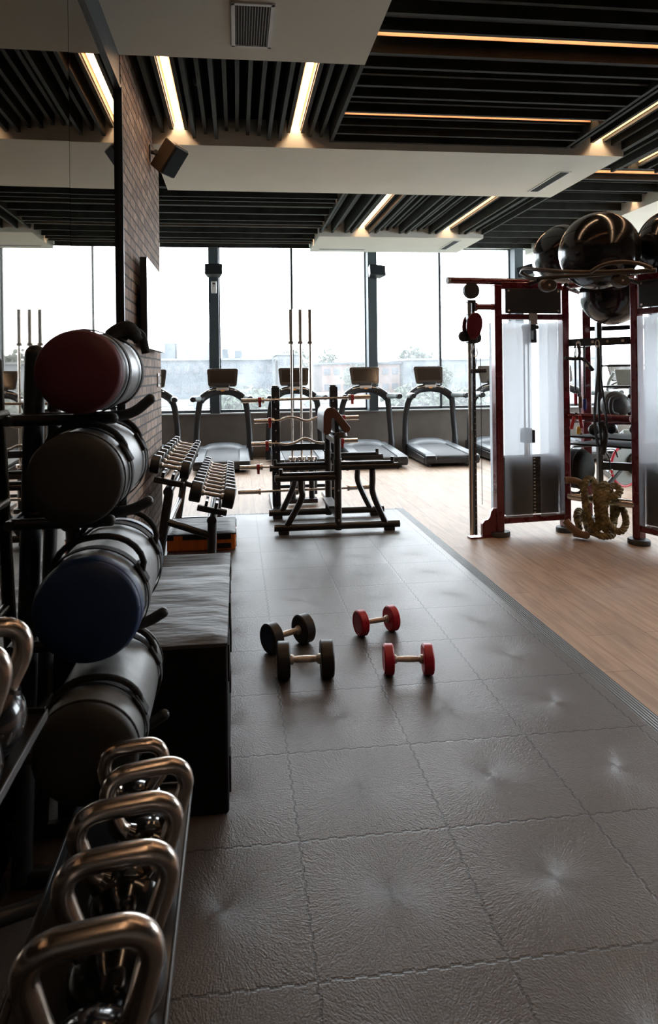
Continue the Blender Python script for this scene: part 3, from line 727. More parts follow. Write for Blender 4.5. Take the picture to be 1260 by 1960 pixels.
# rack along the brick wall, two slanting tiers
ORD = ['first', 'second', 'third', 'fourth', 'fifth', 'sixth', 'seventh', 'eighth', 'ninth', 'tenth', 'eleventh']
LOW = dict(x=-0.203, z=0.575, n=10, y0=5.26, y1=6.92)
UP = dict(x=-0.524, z=0.800, n=8, y0=5.26, y1=6.92)
TILT = math.radians(13)
def dumbbell_rack():
    t = thing('dumbbell_rack', 'black two tier dumbbell rack standing beside the brick wall', 'rack', (-0.36, 6.05, 0))
    o = (-0.36, 6.05, 0)
    # tier rails: two bars under each row, bent along the row, slanting towards the room
    for T, nm in ((LOW, 'lower'), (UP, 'upper')):
        b = MB(o)
        for s in (-1, 1):
            dx = 0.038 * s
            x = T['x'] + dx * math.cos(TILT); z = T['z'] - 0.0315 - dx * math.sin(TILT)
            b.box(-0.012, 0.012, 5.06, 7.02, -0.03, 0.012, TR(x, 0, z) @ RY(TILT))
        obj('tier_rail', b, M['steel_black'], t, bev=0.003)
        for y in (5.12, 6.96):
            c = MB(o).box(-0.115, 0.115, y - 0.022, y + 0.022, -0.022, 0.022, TR(T['x'], 0, T['z'] - 0.095) @ RY(TILT))
            obj('cross_arm', c, M['steel_black'], t, bev=0.008)
        h = MB(o)   # the round longitudinal tube seen end on
        h.tube([(T['x'] + .0, 5.03, T['z'] - 0.155), (T['x'], 7.05, T['z'] - 0.155)], 0.036, 18)
        obj('round_beam', h, M['steel_black'], t)
    for y in (5.16, 6.93):
        lg = MB(o); lg.tube([(LOW['x'] - 0.0, y, LOW['z'] - 0.15), (-0.215, y, 0.03)], 0.035, 16)
        obj('leg', lg, M['steel_black'], t)
        lg = MB(o); lg.tube([(UP['x'] + 0.0, y, UP['z'] - 0.15), (-0.62, y, 0.03)], 0.035, 16)
        obj('leg', lg, M['steel_black'], t)
        lg = MB(o); lg.tube([(-0.555, y, 0.40), (-0.225, y, 0.28)], 0.027, 14)
        obj('brace', lg, M['steel_black'], t)
        lg = MB(o).box(-0.67, -0.16, y - 0.03, y + 0.03, 0.0, 0.05)
        obj('foot', lg, M['steel_black'], t, bev=0.01)
    lg = MB(o).tube([(-0.60, 5.16, 0.24), (-0.60, 6.93, 0.24)], 0.025, 12)
    obj('brace', lg, M['steel_black'], t)
dumbbell_rack()
for T, tier, nm in ((LOW, 'lower', 'dumbbells on the lower tier of the rack'), (UP, 'upper', 'dumbbells on the upper tier of the rack')):
    n = T['n']
    for i in range(n):
        f = i / (n - 1)
        y = T['y0'] + (T['y1'] - T['y0']) * f
        L = 0.352 - 0.050 * f; D = 0.165 - 0.035 * f
        if tier == 'upper': L = 0.305 - 0.035 * f; D = 0.145 - 0.02 * f
        lb = 'black dumbbell with steel handle, %s from the near end of the %s rack tier' % (ORD[i], tier)
        t = thing('dumbbell', lb, 'dumbbell', (T['x'], y, T['z']), 0, nm)
        t.rotation_euler = (0, TILT, 0)
        L_, D_ = L, D
        q = RY(PI / 2)
        hd = L / 2 - (0.090 if tier == 'lower' else 0.070) * (1 - .25 * f); hr = 0.0165
        g = MB(); g.lathe([(0.0, -hd), (hr * 1.5, -hd), (hr * 1.45, -hd + .016), (hr * 0.95, -hd + .026), (hr * 1.08, 0), (hr * 0.95, hd - .026), (hr * 1.45, hd - .016), (hr * 1.5, hd), (0.0, hd)], q, 14)
        obj('handle', g, M['knurl'], t)
        for s in (-1, 1):
            h = MB(); r_ = D / 2; a, b_ = hd, L / 2
            pr = [(hr, a), (r_ - .006, a), (r_, a + .006), (r_, b_ - .008), (r_ - .008, b_), (0.0, b_)]
            if s < 0: pr = [(r, -z) for r, z in pr]
            h.lathe(pr, q @ RZ(PI / 12), 12); obj('weight_head', h, M['rubber'], t)

# ================================================================== SOFT PLYO BOXES
def plyo_box(label, x0, x1, y0, y1, h, side, ntab, z0=0.0):
    t = thing('plyo_box', label, 'plyo box', ((x0 + x1) / 2, (y0 + y1) / 2, z0), 0, 'soft plyo boxes along the wall')
    ax, ay = (x1 - x0) / 2, (y1 - y0) / 2
    obj('body', MB().box(-ax, ax, -ay, ay, 0.0005, h - 0.012), side, t, bev=0.012, bseg=3)
    # top cover with soft folds
    n, k = 22, 22; vs = []; fs = []
    rnd = random.Random(int(y0 * 100))
    ph = [rnd.uniform(0, 6) for _ in range(6)]
    for j in range(k + 1):
        for i in range(n + 1):
            u, v = i / n, j / k
            x = -ax + 2 * ax * u; y = -ay + 2 * ay * v
            e = min(u, 1 - u, v, 1 - v)
            s = min(1, e * 9)
            z = h - 0.010 * (1 - s) ** 2 + s * (0.0016 * math.sin(9 * u + 13 * v + ph[0]) + 0.0010 * math.sin(29 * v + 4 * u + ph[1]) + 0.0008 * math.sin(47 * v - 15 * u + ph[2]))
            vs.append((x, y, z))
    for j in range(k):
        for i in range(n):
            a = j * (n + 1) + i; fs.append((a, a + 1, a + n + 2, a + n + 1))
    top = MB(); top.add(vs, fs)
    m0 = len(top.v)
    rim = [i for i in range(n + 1)] + [(j * (n + 1) + n) for j in range(1, k + 1)] + [k * (n + 1) + i for i in range(n - 1, -1, -1)] + [j * (n + 1) for j in range(k - 1, 0, -1)]
    low = [(top.v[i].x, top.v[i].y, h - 0.022) for i in rim]
    top.v += [Vector(p) for p in low]
    R = len(rim)
    for i in range(R):
        j = (i + 1) % R; top.f.append((rim[i], m0 + i, m0 + j, rim[j]))
    top.f.append(tuple(m0 + i for i in range(R - 1, -1, -1)))
    obj('top_cover', top, M['vinyl_grey'], t, angle=60)
    return t, ax, ay
def side_tabs(t, ax, ay, spec):
    for (y0, y1, z0, z1) in spec:
        obj('hook_tape', MB().box(ax - 0.001, ax + 0.007, y0, y1, z0, z1), M['velcro'], t, bev=0.002)
t, ax, ay = plyo_box('tall black soft plyo box with grey top in the foreground', -0.62, -0.045, 2.31, 3.06, 0.605, M['vinyl_side'], 3)
side_tabs(t, ax, ay, [(-0.30, -0.24, 0.03, 0.16), (-0.33, -0.22, 0.44, 0.57), (0.10, 0.22, 0.46, 0.57), (-0.02, 0.05, 0.25, 0.34), (0.25, 0.33, 0.30, 0.42)])
t, ax, ay = plyo_box('medium black soft plyo box right behind the tall one', -0.62, -0.055, 3.075, 3.80, 0.450, M['vinyl_side'], 2)
side_tabs(t, ax, ay, [(-0.30, -0.16, 0.32, 0.43), (0.12, 0.26, 0.33, 0.42), (0.0, 0.12, 0.12, 0.2)])
t, ax, ay = plyo_box('low black soft plyo box between the medium black and the orange one', -0.62, -0.06, 3.815, 4.60, 0.300, M['vinyl_side'], 2)
side_tabs(t, ax, ay, [(-0.28, -0.12, 0.17, 0.27), (0.12, 0.28, 0.18, 0.27)])
t, ax, ay = plyo_box('flat orange soft plyo box with grey top under the dumbbell rack', -0.615, -0.03, 5.76, 6.40, 0.158, M['orange'], 2)
for nm, x0, x1, z0, z1 in (('a', 0.135, 0.255, 0.095, 0.138), ('b', 0.135, 0.255, 0.018, 0.062), ('c', -0.16, 0.06, 0.100, 0.140), ('d', -0.30, -0.235, 0.10, 0.14)):
    obj('hook_tape', MB().box(x0, x1, -ay - 0.005, -ay + 0.001, z0, z1), M['velcro'], t, bev=0.001)
side_tabs(t, ax, ay, [(-0.28, -0.12, 0.095, 0.138), (-0.28, -0.12, 0.018, 0.062), (0.12, 0.28, 0.095, 0.138)])

# ================================================================== SANDBAG RACK AND BAGS
RO = (-0.60, 2.0, 0)
def bag_rack():
    t = thing('sandbag_rack', 'black steel tree rack carrying the four sandbags', 'rack', RO)
    for (xt, zt, xb, y, r) in ((-0.602, 1.60, -0.660, 2.07, 0.030), (-0.600, 1.58, -0.664, 2.285, 0.022)):
        obj('post', MB(RO).tube([(xb, y, 0.02), (xt, y, zt)], r, 18), M['tube_black'], t)
        obj('post_cap', MB(RO).sphere((xt, y, zt - .008), r * 1.03, 18, 10), M['tube_black'], t)
        obj('foot', MB(RO).box(xb - 0.03, xb + 0.30, y - 0.020, y + 0.020, 0.0, 0.045), M['tube_black'], t, bev=0.01)
    for z in (0.22, 0.36): obj('brace', MB(RO).tube([(-0.655, 2.07, z), (-0.655, 2.285, z)], 0.016, 12), M['tube_black'], t)
    # zc = height of the arm axis under each bag, tip = raised end of the far arm
    for zc, xb_, tip, dz in ((1.4045, -0.412, -0.262, 0.050), (1.1150, -0.422, -0.272, 0.030), (0.7710, -0.388, -0.232, 0.035), (0.4610, -0.378, -0.232, 0.035)):
        obj('arm_rail', MB(RO).tube([(-0.630, 1.90, zc), (-0.630, 2.285, zc)], 0.015, 12), M['tube_black'], t)
        for y in (1.925, 2.045):
            x1 = tip if y > 2 else xb_ + 0.06
            pts = [(-0.630, y, zc), (xb_, y, zc), (xb_ + 0.06, y, zc + 0.002)]
            if y > 2: pts = smooth_path(pts + [((xb_ + 0.06 + tip) / 2, y, zc + dz * .30), (tip, y, zc + dz)], 4)
            a = MB(RO).tube(pts, 0.0160, 14); a.sphere(tuple(pts[-1]), 0.0162, 14, 8)
            obj('support_arm', a, M['tube_black'], t)
bag_rack()
def sandbag(label, c, D, L, end_m, rim_m, squash=0.97, tilt=0.0, hsty=0, band=0, band_m=None, loop=0.03):
    t = thing('sandbag', label, 'sandbag', c, 0, 'sandbags on the tree rack')
    r = D / 2
    q = Matrix.Rotation(tilt, 4, 'X') @ RX(-PI / 2)       # profile z -> +y
    sq = Matrix.Diagonal((1.0, 1.0, squash, 1))
    b = MB(); prof = [(r * .965, 0.0)]
    K = 16
    for i in range(K + 1):
        u = i / K; prof.append((r * (0.985 + 0.022 * math.sin(PI * u) + 0.004 * math.sin(9 * u + D * 40)), 0.012 + (L - 0.024) * u))
    prof.append((r * .965, L))
    b.lathe(prof, sq @ q, 44)
    for v in b.v:      # soft creases
        a = math.atan2(v.z, v.x); f = 1 + 0.006 * math.sin(5 * a + 13 * v.y) + 0.005 * math.sin(11 * a - 21 * v.y)
        v.x *= f; v.z *= f
    obj('body', b, M['bag_body'], t, angle=50)
    for s, y in ((-1, 0.0), (1, L)):
        e = MB(); rim = [(r * .985, y + s * -0.010), (r * .995, y), (r * .975, y + s * 0.010), (r * .93, y + s * 0.017), (r * .6, y + s * 0.024), (0.0, y + s * 0.026)]
        e.lathe(rim, sq @ q, 44)
        obj('end_panel', e, end_m, t, angle=60)
        if band:
            bn = MB(); bn.lathe([(r * 1.000, y), (r * 1.016, y - s * .006), (r * 1.018, y - s * band)], sq @ q, 44); bn.lathe([(r * 1.018, y - s * band), (r * 0.99, y - s * (band + .001))], sq @ q, 44)
            obj('end_band', bn, band_m or end_m, t, angle=60)
        w_ = MB(); w_.tube([Vector((r * .985 * math.cos(a), y - s * .012, r * .985 * math.sin(a) * squash)) for a in [2 * PI * i / 40 for i in range(40)]], 0.0045, 6, closed=True)
        obj('piping', w_, rim_m, t)
    for y in (L * .20, L * .80):
        w_ = MB(); n = 44; vs = []; fs = []
        for i in range(n):
            a = 2 * PI * i / n
            for (dr, dy) in ((0.004, -0.017), (0.0075, -0.015), (0.0075, 0.015), (0.004, 0.017)):
                rr = r * 1.008 + dr; vs.append((rr * math.cos(a), y + dy, rr * math.sin(a) * squash))
        for i in range(n):
            j = (i + 1) % n
            for k in range(3): fs.append((i * 4 + k, i * 4 + k + 1, j * 4 + k + 1, j * 4 + k))
        w_.add(vs, fs); obj('strap', w_, M['strap'], t, angle=50)
    # grab handles: webbing loops arching over the top
    for y, lean in ((L * .22, -0.02), (L * .80, 0.02)) if hsty != 2 else ():
        a0, a1 = math.radians(28), math.radians(142)
        p = []
        for i in range(15):
            u = i / 14; a = a0 + (a1 - a0) * u
            rr = r * 1.02 + loop * math.sin(PI * u) ** 0.7 * (1 + 0.9 * max(0.0, math.cos(a)))
            p.append(Vector((rr * math.cos(a), y + lean * math.sin(PI * u), rr * math.sin(a) * squash)))
        obj('handle', MB().tube(p, 0.0085, 12, flat=(1.0, 1.0)), M['strap'], t)
        for a in (a0, a1):
            pc = Vector((math.cos(a), 0, math.sin(a) * squash)) * (r * 1.015)
            mx = TR(pc.x, y, pc.z) @ RY(-a + PI / 2)
            obj('handle_patch', MB().box(-0.030, 0.030, -0.020, 0.020, -0.004, 0.008, mx), M['strap'], t, bev=0.003)
    return t, r, L
t, r_, L_ = sandbag('sandbag with burgundy red end, topmost on the rack', (-0.412, 1.79, 1.538), 0.226, 0.40, M['bag_red'], M['strap'], hsty=2, band=0.022)
b = MB()   # folded handle grip bunched on top, far side
b.tube(smooth_path([(0.02, 0.30, 0.104), (0.050, 0.31, 0.128), (0.080, 0.32, 0.134), (0.105, 0.34, 0.098)], 5), [0.014] + [0.019] * 13 + [0.014] * 2, 12, flat=(1, 1.2))
b.tube(smooth_path([(0.05, 0.35, 0.10), (0.080, 0.36, 0.128), (0.110, 0.37, 0.115), (0.122, 0.38, 0.06)], 5), 0.014, 12)
obj('grip_wrap', b, M['strap'], t)
sandbag('sandbag with charcoal black end, second from the top of the rack', (-0.422, 1.78, 1.258), 0.252, 0.46, M['bag_dark'], M['strap'], loop=0.014)
sandbag('sandbag with navy blue end, third from the top of the rack', (-0.388, 1.745, 0.926), 0.272, 0.49, M['bag_blue'], M['bag_blue'], band=0.034, loop=0.034)
sandbag('sandbag with black end, lowest on the rack', (-0.378, 1.664, 0.607), 0.258, 0.52, M['bag_dark'], M['strap'], loop=0.016)

# ================================================================== KETTLEBELL RACK AND KETTLEBELLS
KO = (-0.42, 1.0, 0)
def kettlebell_rack():
    t = thing('kettlebell_rack', 'black two tier kettlebell rack in the left foreground', 'rack', KO)
    for nm, x0, x1, z, y1 in (('lower_shelf', -0.40, -0.135, 0.440, 1.78), ('upper_shelf', -0.655, -0.425, 0.795, 1.505)):
        b = MB(KO).box(x0, x1, 0.25, y1, z - 0.012, z)
        b.box(x0 - 0.006, x0, 0.25, y1, z - 0.012, z + 0.035)
        b.box(x0, x1, y1 - 0.006, y1, z - 0.012, z + 0.012)
        o = obj(nm, b, M['steel_black'], t, bev=0.002)
        lip = MB(KO).box(x1, x1 + 0.005, 0.25, y1, z - 0.014, z + 0.006)
        obj('front_lip', lip, M['steel_edge'], o, bev=0.0015)
    for y in (0.30, 1.70):
        obj('leg', MB(KO).tube([(-0.20, y, 0.02), (-0.20, y, 0.43)], 0.026, 14), M['tube_black'], t)
        obj('leg', MB(KO).tube([(-0.62, min(y, 1.46), 0.02), (-0.62, min(y, 1.46), 0.785)], 0.026, 14), M['tube_black'], t)
        obj('foot', MB(KO).box(-0.66, -0.15, min(y, 1.46) - .03, min(y, 1.46) + .03, 0, 0.04) if y > 1 else MB(KO).box(-0.66, -0.15, y - .03, y + .03, 0, 0.04), M['tube_black'], t, bev=0.008)
        obj('brace', MB(KO).tube([(-0.62, min(y, 1.46), 0.36), (-0.20, y, 0.30)], 0.018, 12), M['tube_black'], t)
M['steel_edge'] = mat('worn_edge_steel', (0.10, 0.10, 0.105), 0.42, var=0.2, scale=40)
kettlebell_rack()
def kettlebell(label, x, y, z, H, W, rz, group, br=None, hr=0.0165):
    t = thing('kettlebell', label, 'kettlebell', (x, y, z + 0.0008), rz, group)
    R = br or H * 0.295
    zc = R * 0.93
    prof = [(0.0, 0.0), (R * .52, 0.0), (R * .58, 0.004)]
    for i in range(3, 21):
        a = -PI / 2 + PI * i / 21; prof.append((R * math.cos(a), zc + R * math.sin(a)))
    prof.append((0.0, zc + R))
    prof = [p for p in prof if p[0] < R * .5 or p[1] >= 0.004 or p[1] == 0.0]
    obj('ball', MB().lathe(sorted(prof, key=lambda p: (p[1], p[0])) if False else prof, None, 36), M['kb_ball'], t, angle=50)
    w2 = W / 2 - hr; top = H - hr
    half = [(R * .50, zc + R * .66), (w2 * .72, zc + R * .98), (w2 * .93, top - 0.068), (w2 * 1.0, top - 0.040), (w2 * .90, top - 0.016), (w2 * .66, top - 0.003), (w2 * .33, top)]
    pts = [(-x_, 0, z_) for x_, z_ in half] + [(x_, 0, z_) for x_, z_ in reversed(half)]
    obj('handle', MB().tube(smooth_path(pts, 5), hr, 18), M['steel_handle'], t, angle=80)
    nk = MB()
    for s in (-1, 1):
        nk.tube([(s * R * .48, 0, zc + R * .56), (s * (R * .55 * .6 + w2 * .80 * .4), 0, zc + R * .80)], [hr * 1.75, hr * 1.15], 18)
    obj('collar', nk, M['kb_ball'], t, angle=60)
    return t
for lb, x, y, H, W, rz, R, hr in (
    ('largest kettlebell with steel handle, nearest to the viewer on the lower shelf', -0.218, 0.965, 0.316, 0.212, 9, 0.088, 0.0205),
    ('second kettlebell from the viewer on the lower shelf', -0.212, 1.145, 0.296, 0.210, 9, 0.083, 0.0190),
    ('middle kettlebell of the five on the lower shelf', -0.222, 1.305, 0.278, 0.218, 10, 0.0755, 0.0185),
    ('fourth kettlebell from the viewer on the lower shelf', -0.202, 1.450, 0.260, 0.198, 12, 0.0680, 0.0175),
    ('smallest kettlebell, farthest on the lower shelf below the sandbags', -0.252, 1.594, 0.230, 0.166, 8, 0.066, 0.0165)):
    kettlebell(lb, x, y, 0.440, H, W, math.radians(rz), 'kettlebells on the lower shelf', R, hr)
for lb, x, y, H, W, rz, R in (
    ('kettlebell at the far end of the upper shelf beside the blue sandbag', -0.490, 1.33, 0.268, 0.180, 14, 0.078),
    ('second kettlebell from the far end of the upper shelf', -0.482, 1.165, 0.286, 0.192, 16, 0.080),
    ('kettlebell on the upper shelf cut off by the left photo edge', -0.486, 0.985, 0.276, 0.196, 14, 0.080)):
    kettlebell(lb, x, y, 0.795, H, W, math.radians(rz), 'kettlebells on the upper shelf', R, 0.0185)
# ================================================================== BARBELL RACK
BO = (0.74, 7.5, 0)
def barbell_rack():
    t = thing('barbell_rack', 'black barbell rack behind the preacher bench', 'rack', BO)
    for x in (0.418, 1.065):
        u = MB(BO).box(x - 0.045, x + 0.045, 7.27, 7.35, 0.05, 1.365)
        u.lathe([(0.036, 0), (0.040, 0.004), (0.040, 0.02), (0.0, 0.024)], TR(x, 7.31, 1.365), 18)
        up = obj('upright', u, M['steel_black'], t, bev=0.008)
        bo = MB(BO)
        for k in range(9): bo.cyl((x, 7.2705, 0.30 + k * 0.118), (x, 7.266, 0.30 + k * 0.118), 0.0085, seg=10)
        b_ = obj('bolt', bo, M['chrome'], up); b_['kind'] = 'stuff'
        for z in (1.238, 1.012, 0.762, 0.505, 0.238):
            h = MB(BO).box(x - 0.02, x + 0.02, 7.165, 7.27, z - 0.040, z - 0.027).box(x - 0.02, x + 0.02, 7.165, 7.175, z - 0.040, z - 0.005)
            obj('hook', h, M['steel_black'], up, bev=0.002)
        f = MB(BO).box(x - 0.055, x + 0.055, 7.14, 8.05, 0.012, 0.06)
        obj('foot', f, M['steel_black'], t, bev=0.01)
        obj('rear_leg', MB(BO).tube([(x + (0.28 if x < .8 else -0.14), 7.98, 0.05), (x + (0.28 if x < .8 else -0.14), 7.98, 0.50)], 0.03, 14), M['steel_black'], t)
        rf = MB(BO)
        for y in (7.18, 8.0): rf.cyl((x, y, 0), (x, y, 0.014), 0.03)
        q = obj('rubber_foot', rf, M['rubber'], t); q['kind'] = 'stuff'
    for (z0, z1, y) in ((0.66, 0.735, 7.33), (0.13, 0.17, 7.98), (0.40, 0.47, 7.674)):
        obj('crossbar', MB(BO).box(0.418, 1.065, y - 0.02, y + 0.02, z0, z1), M['steel_black'], t, bev=0.006)
    for x in (0.627, 0.735, 0.847):
        obj('bar_holder', MB(BO).lathe([(0.0, 0.06), (0.034, 0.06), (0.034, 0.505), (0.027, 0.505), (0.027, 0.07), (0.0, 0.07)], TR(x, 7.62, 0), 20), M['steel_black'], t)
    obj('holder_base', MB(BO).box(0.56, 0.91, 7.56, 7.68, 0.02, 0.07), M['steel_black'], t, bev=0.006)
barbell_rack()
def clip(t, x, z_up=True):
    """red spring clip around a sleeve, bar along local x"""
    c = MB().cyl((x - 0.018, 0, 0), (x + 0.018, 0, 0), 0.034, seg=18); c.box(x - 0.014, x + 0.014, -0.01, 0.01, -0.075, -0.02)
    return obj('clip', c, M['red_clip'], t, bev=0.003)
def barbell(label, x0, x1, y, z, dz, kind, clips=True):
    L = x1 - x0; t = thing('barbell', label, 'barbell', ((x0 + x1) / 2, y, z), 0, 'barbells lying across the rack')
    t.rotation_euler = (0, math.atan2(-dz, L) * -1, 0)
    sl = 0.235 if kind == 'straight' else 0.205
    h = L / 2
    if kind == 'straight': pts = [(-h + sl - .02, 0, 0), (h - sl + .02, 0, 0)]
    else:
        m_ = h - sl; pts = [(-m_ - .02, 0, 0), (-m_ * .82, 0, 0), (-m_ * .55, 0, 0.032), (-m_ * .3, 0, 0.018), (0, 0, -0.018), (m_ * .3, 0, 0.018), (m_ * .55, 0, 0.032), (m_ * .82, 0, 0), (m_ + .02, 0, 0)]
        if kind == 'ez2': pts = [(p[0], 0, p[2] * -1 + (0.018 if abs(p[0]) < m_ * .8 else 0)) for p in pts]; pts[4] = (0, 0, 0.045)
        pts = smooth_path(pts, 4)
    obj('shaft', MB().tube(pts, 0.0140, 14), M['chrome'], t)
    for s in (-1, 1):
        sv = MB().cyl((s * (h - sl), 0, 0), (s * h, 0, 0), 0.0248, seg=20)
        sv.cyl((s * (h - sl - .012), 0, 0), (s * (h - sl + .012), 0, 0), 0.036, seg=20)
        so = obj('sleeve', sv, M['chrome'], t)
        if clips: clip(t, s * (h - sl + 0.035))
barbell('straight barbell with red clips, topmost on the rack', 0.042, 1.463, 7.215, 1.236, -0.02, 'straight')
barbell('curved curl bar with red clips, second from the top of the rack', 0.178, 1.331, 7.215, 1.010, -0.02, 'ez')
barbell('zigzag curl bar with red clips, in the middle of the rack', 0.146, 1.317, 7.215, 0.758, -0.015, 'ez2')
barbell('straight barbell with a red clip, second lowest on the rack', 0.018, 1.400, 7.215, 0.505, -0.012, 'straight')
barbell('straight barbell without clips, lowest on the rack', -0.005, 1.440, 7.215, 0.240, -0.012, 'straight', False)
for x, lb in ((0.627, 'upright barbell standing in the rack, left one of three'), (0.735, 'upright barbell standing in the rack, middle one of three'), (0.847, 'upright barbell standing in the rack, right one of three')):
    t = thing('barbell', lb, 'barbell', (x, 7.62, 0.20), 0, 'barbells standing upright in the rack')
    obj('shaft', MB().cyl((0, 0, 0.31), (0, 0, 1.70), 0.0140, seg=14), M['chrome'], t)
    obj('sleeve', MB().cyl((0, 0, 1.665), (0, 0, 2.056), 0.0248, seg=20).cyl((0, 0, 1.655), (0, 0, 1.685), 0.038, seg=20), M['chrome'], t)
    obj('sleeve', MB().cyl((0, 0, 0.0), (0, 0, 0.34), 0.0248, seg=20).cyl((0, 0, 0.318), (0, 0, 0.352), 0.046, seg=20), M['chrome'], t)

# ================================================================== PREACHER STATION
def preacher():
    o = (0.94, 6.6, 0)
    t = thing('preacher_bench', 'black steel preacher curl station with a brown edged pad, on the rubber tiles', 'bench', o)
    for y, b0, b1, l0, l1, zl, r0, r1, zr, pk in (
        (6.25, 0.332, 1.542, 0.347, 0.93, 0.530, 0.965, 1.534, 0.622, ((0.590, 0.50, 0.600, 0.345, 0.445, 0.06), (1.282, 0.585, 1.282, 0.37, 1.41, 0.06))),
        (6.93, 0.315, 1.540, 0.332, 0.94, 0.530, 0.965, 1.530, 0.622, ((0.590, 0.50, 0.580, 0.345, 0.445, 0.06), (1.262, 0.585, 1.262, 0.37, 1.40, 0.06)))):
        b = MB(o).tube([(b0, y, 0.058), (b1, y, 0.058)], 0.034, 18)
        obj('base_beam', b, M['steel_black'], t)
        for x in (b0 + 0.09, b1 - 0.10):
            obj('rubber_foot', MB(o).box(x - 0.05, x + 0.05, y - 0.028, y + 0.028, 0.0005, 0.03), M['rubber'], t, bev=0.004)
        obj('post', MB(o).tube([(0.945, y, 0.02), (0.945, y, 0.925)], 0.034, 18), M['steel_black'], t)
        obj('post_sleeve', MB(o).tube([(0.945, y, 0.50), (0.945, y, 0.70)], 0.039, 18), M['steel_black'], t)
        for (a, c, z) in ((l0, l1, zl), (r0, r1, zr)):
            rl = obj('rail', MB(o).tube([(a, y, z - .005), (c, y, z - .005)], 0.032, 16), M['steel_black'], t)
            obj('rest_strip', MB(o).box(a + 0.06 if a < .5 else a, c if a < .5 else c - 0.06, y - 0.024, y + 0.024, z + 0.026, z + 0.048), M['tube_black'], rl, bev=0.006)
            xk = a + 0.055 if a < .5 else c - 0.055
            obj('stop_pin', MB(o).cyl((xk, y, z + 0.02), (xk, y, z + 0.085), 0.018), M['steel_black'], rl, bev=0.003)
            obj('end_cap', MB(o).cyl((a - 0.004, y, z - .005), (a + 0.012, y, z - .005), 0.034) if a < .5 else MB(o).cyl((c - 0.012, y, z - .005), (c + 0.004, y, z - .005), 0.034), M['rubber'], rl)
        for (xa, za, xb, zb, xc, zc) in pk:
            lg = MB(o).tube(smooth_path([(xa, y, za), (xa, y, (za + zb) / 2), (xb, y, zb), (xb * .55 + xc * .45, y, zb * .5 + zc * .5), (xc, y, zc)], 5), 0.030, 14, flat=(1, 1))
            obj('leg', lg, M['steel_black'], t)
        bl = MB(o)
        for z in (0.12, 0.40): bl.cyl((0.945, y - 0.034, z), (0.945, y - 0.042, z), 0.011, seg=10)
        q = obj('bolt', bl, M['chrome'], t); q['kind'] = 'stuff'
    for z, w_ in ((0.16, 0.03), (0.86, 0.022)):
        obj('link_beam', MB(o).box(0.945 - w_, 0.945 + w_, 6.25, 6.93, z - 0.03, z + 0.03), M['steel_black'], t, bev=0.005)
    obj('foot_step', MB(o).box(0.87, 0.97, 6.36, 6.82, 0.20, 0.225, ), M['grey_plastic'], t, bev=0.006)
    k = MB(o).lathe([(0.0, -0.02), (0.05, -0.018), (0.062, 0.0), (0.055, 0.03), (0.0, 0.035)], TR(0.985, 6.27, 0.915), 20)
    obj('adjustment_knob', k, M['speaker'], t)
    obj('pad_bracket', MB(o).box(0.945, 0.985, 6.40, 6.80, 0.88, 1.06).box(0.93, 1.03, 6.42, 6.78, 0.90, 0.93), M['steel_black'], t, bev=0.004)
    outer = [(0.826, 0.941), (0.828, 1.09), (0.838, 1.145), (0.862, 1.175), (0.905, 1.185), (0.944, 1.170), (0.97, 1.145), (1.09, 0.990), (1.094, 0.972), (1.085, 0.950), (1.062, 0.932), (1.045, 0.930), (1.030, 0.945)]
    inner = [(0.930, 1.080), (0.918, 1.082), (0.908, 1.068), (0.902, 0.955), (0.893, 0.932), (0.872, 0.918), (0.850, 0.918)]
    pd = MB(o).prism(outer + inner, 6.375, 6.85, axis='y')
    p = obj('pad', pd, M['leather_grey'], t, bev=0.012, bseg=3)
    for y0, y1 in ((6.350, 6.376), (6.849, 6.874)):
        obj('pad_end', MB(o).prism(outer + inner, y0, y1, axis='y'), M['leather_brown'], p, bev=0.010, bseg=3, label='brown upholstered pad end')
preacher()

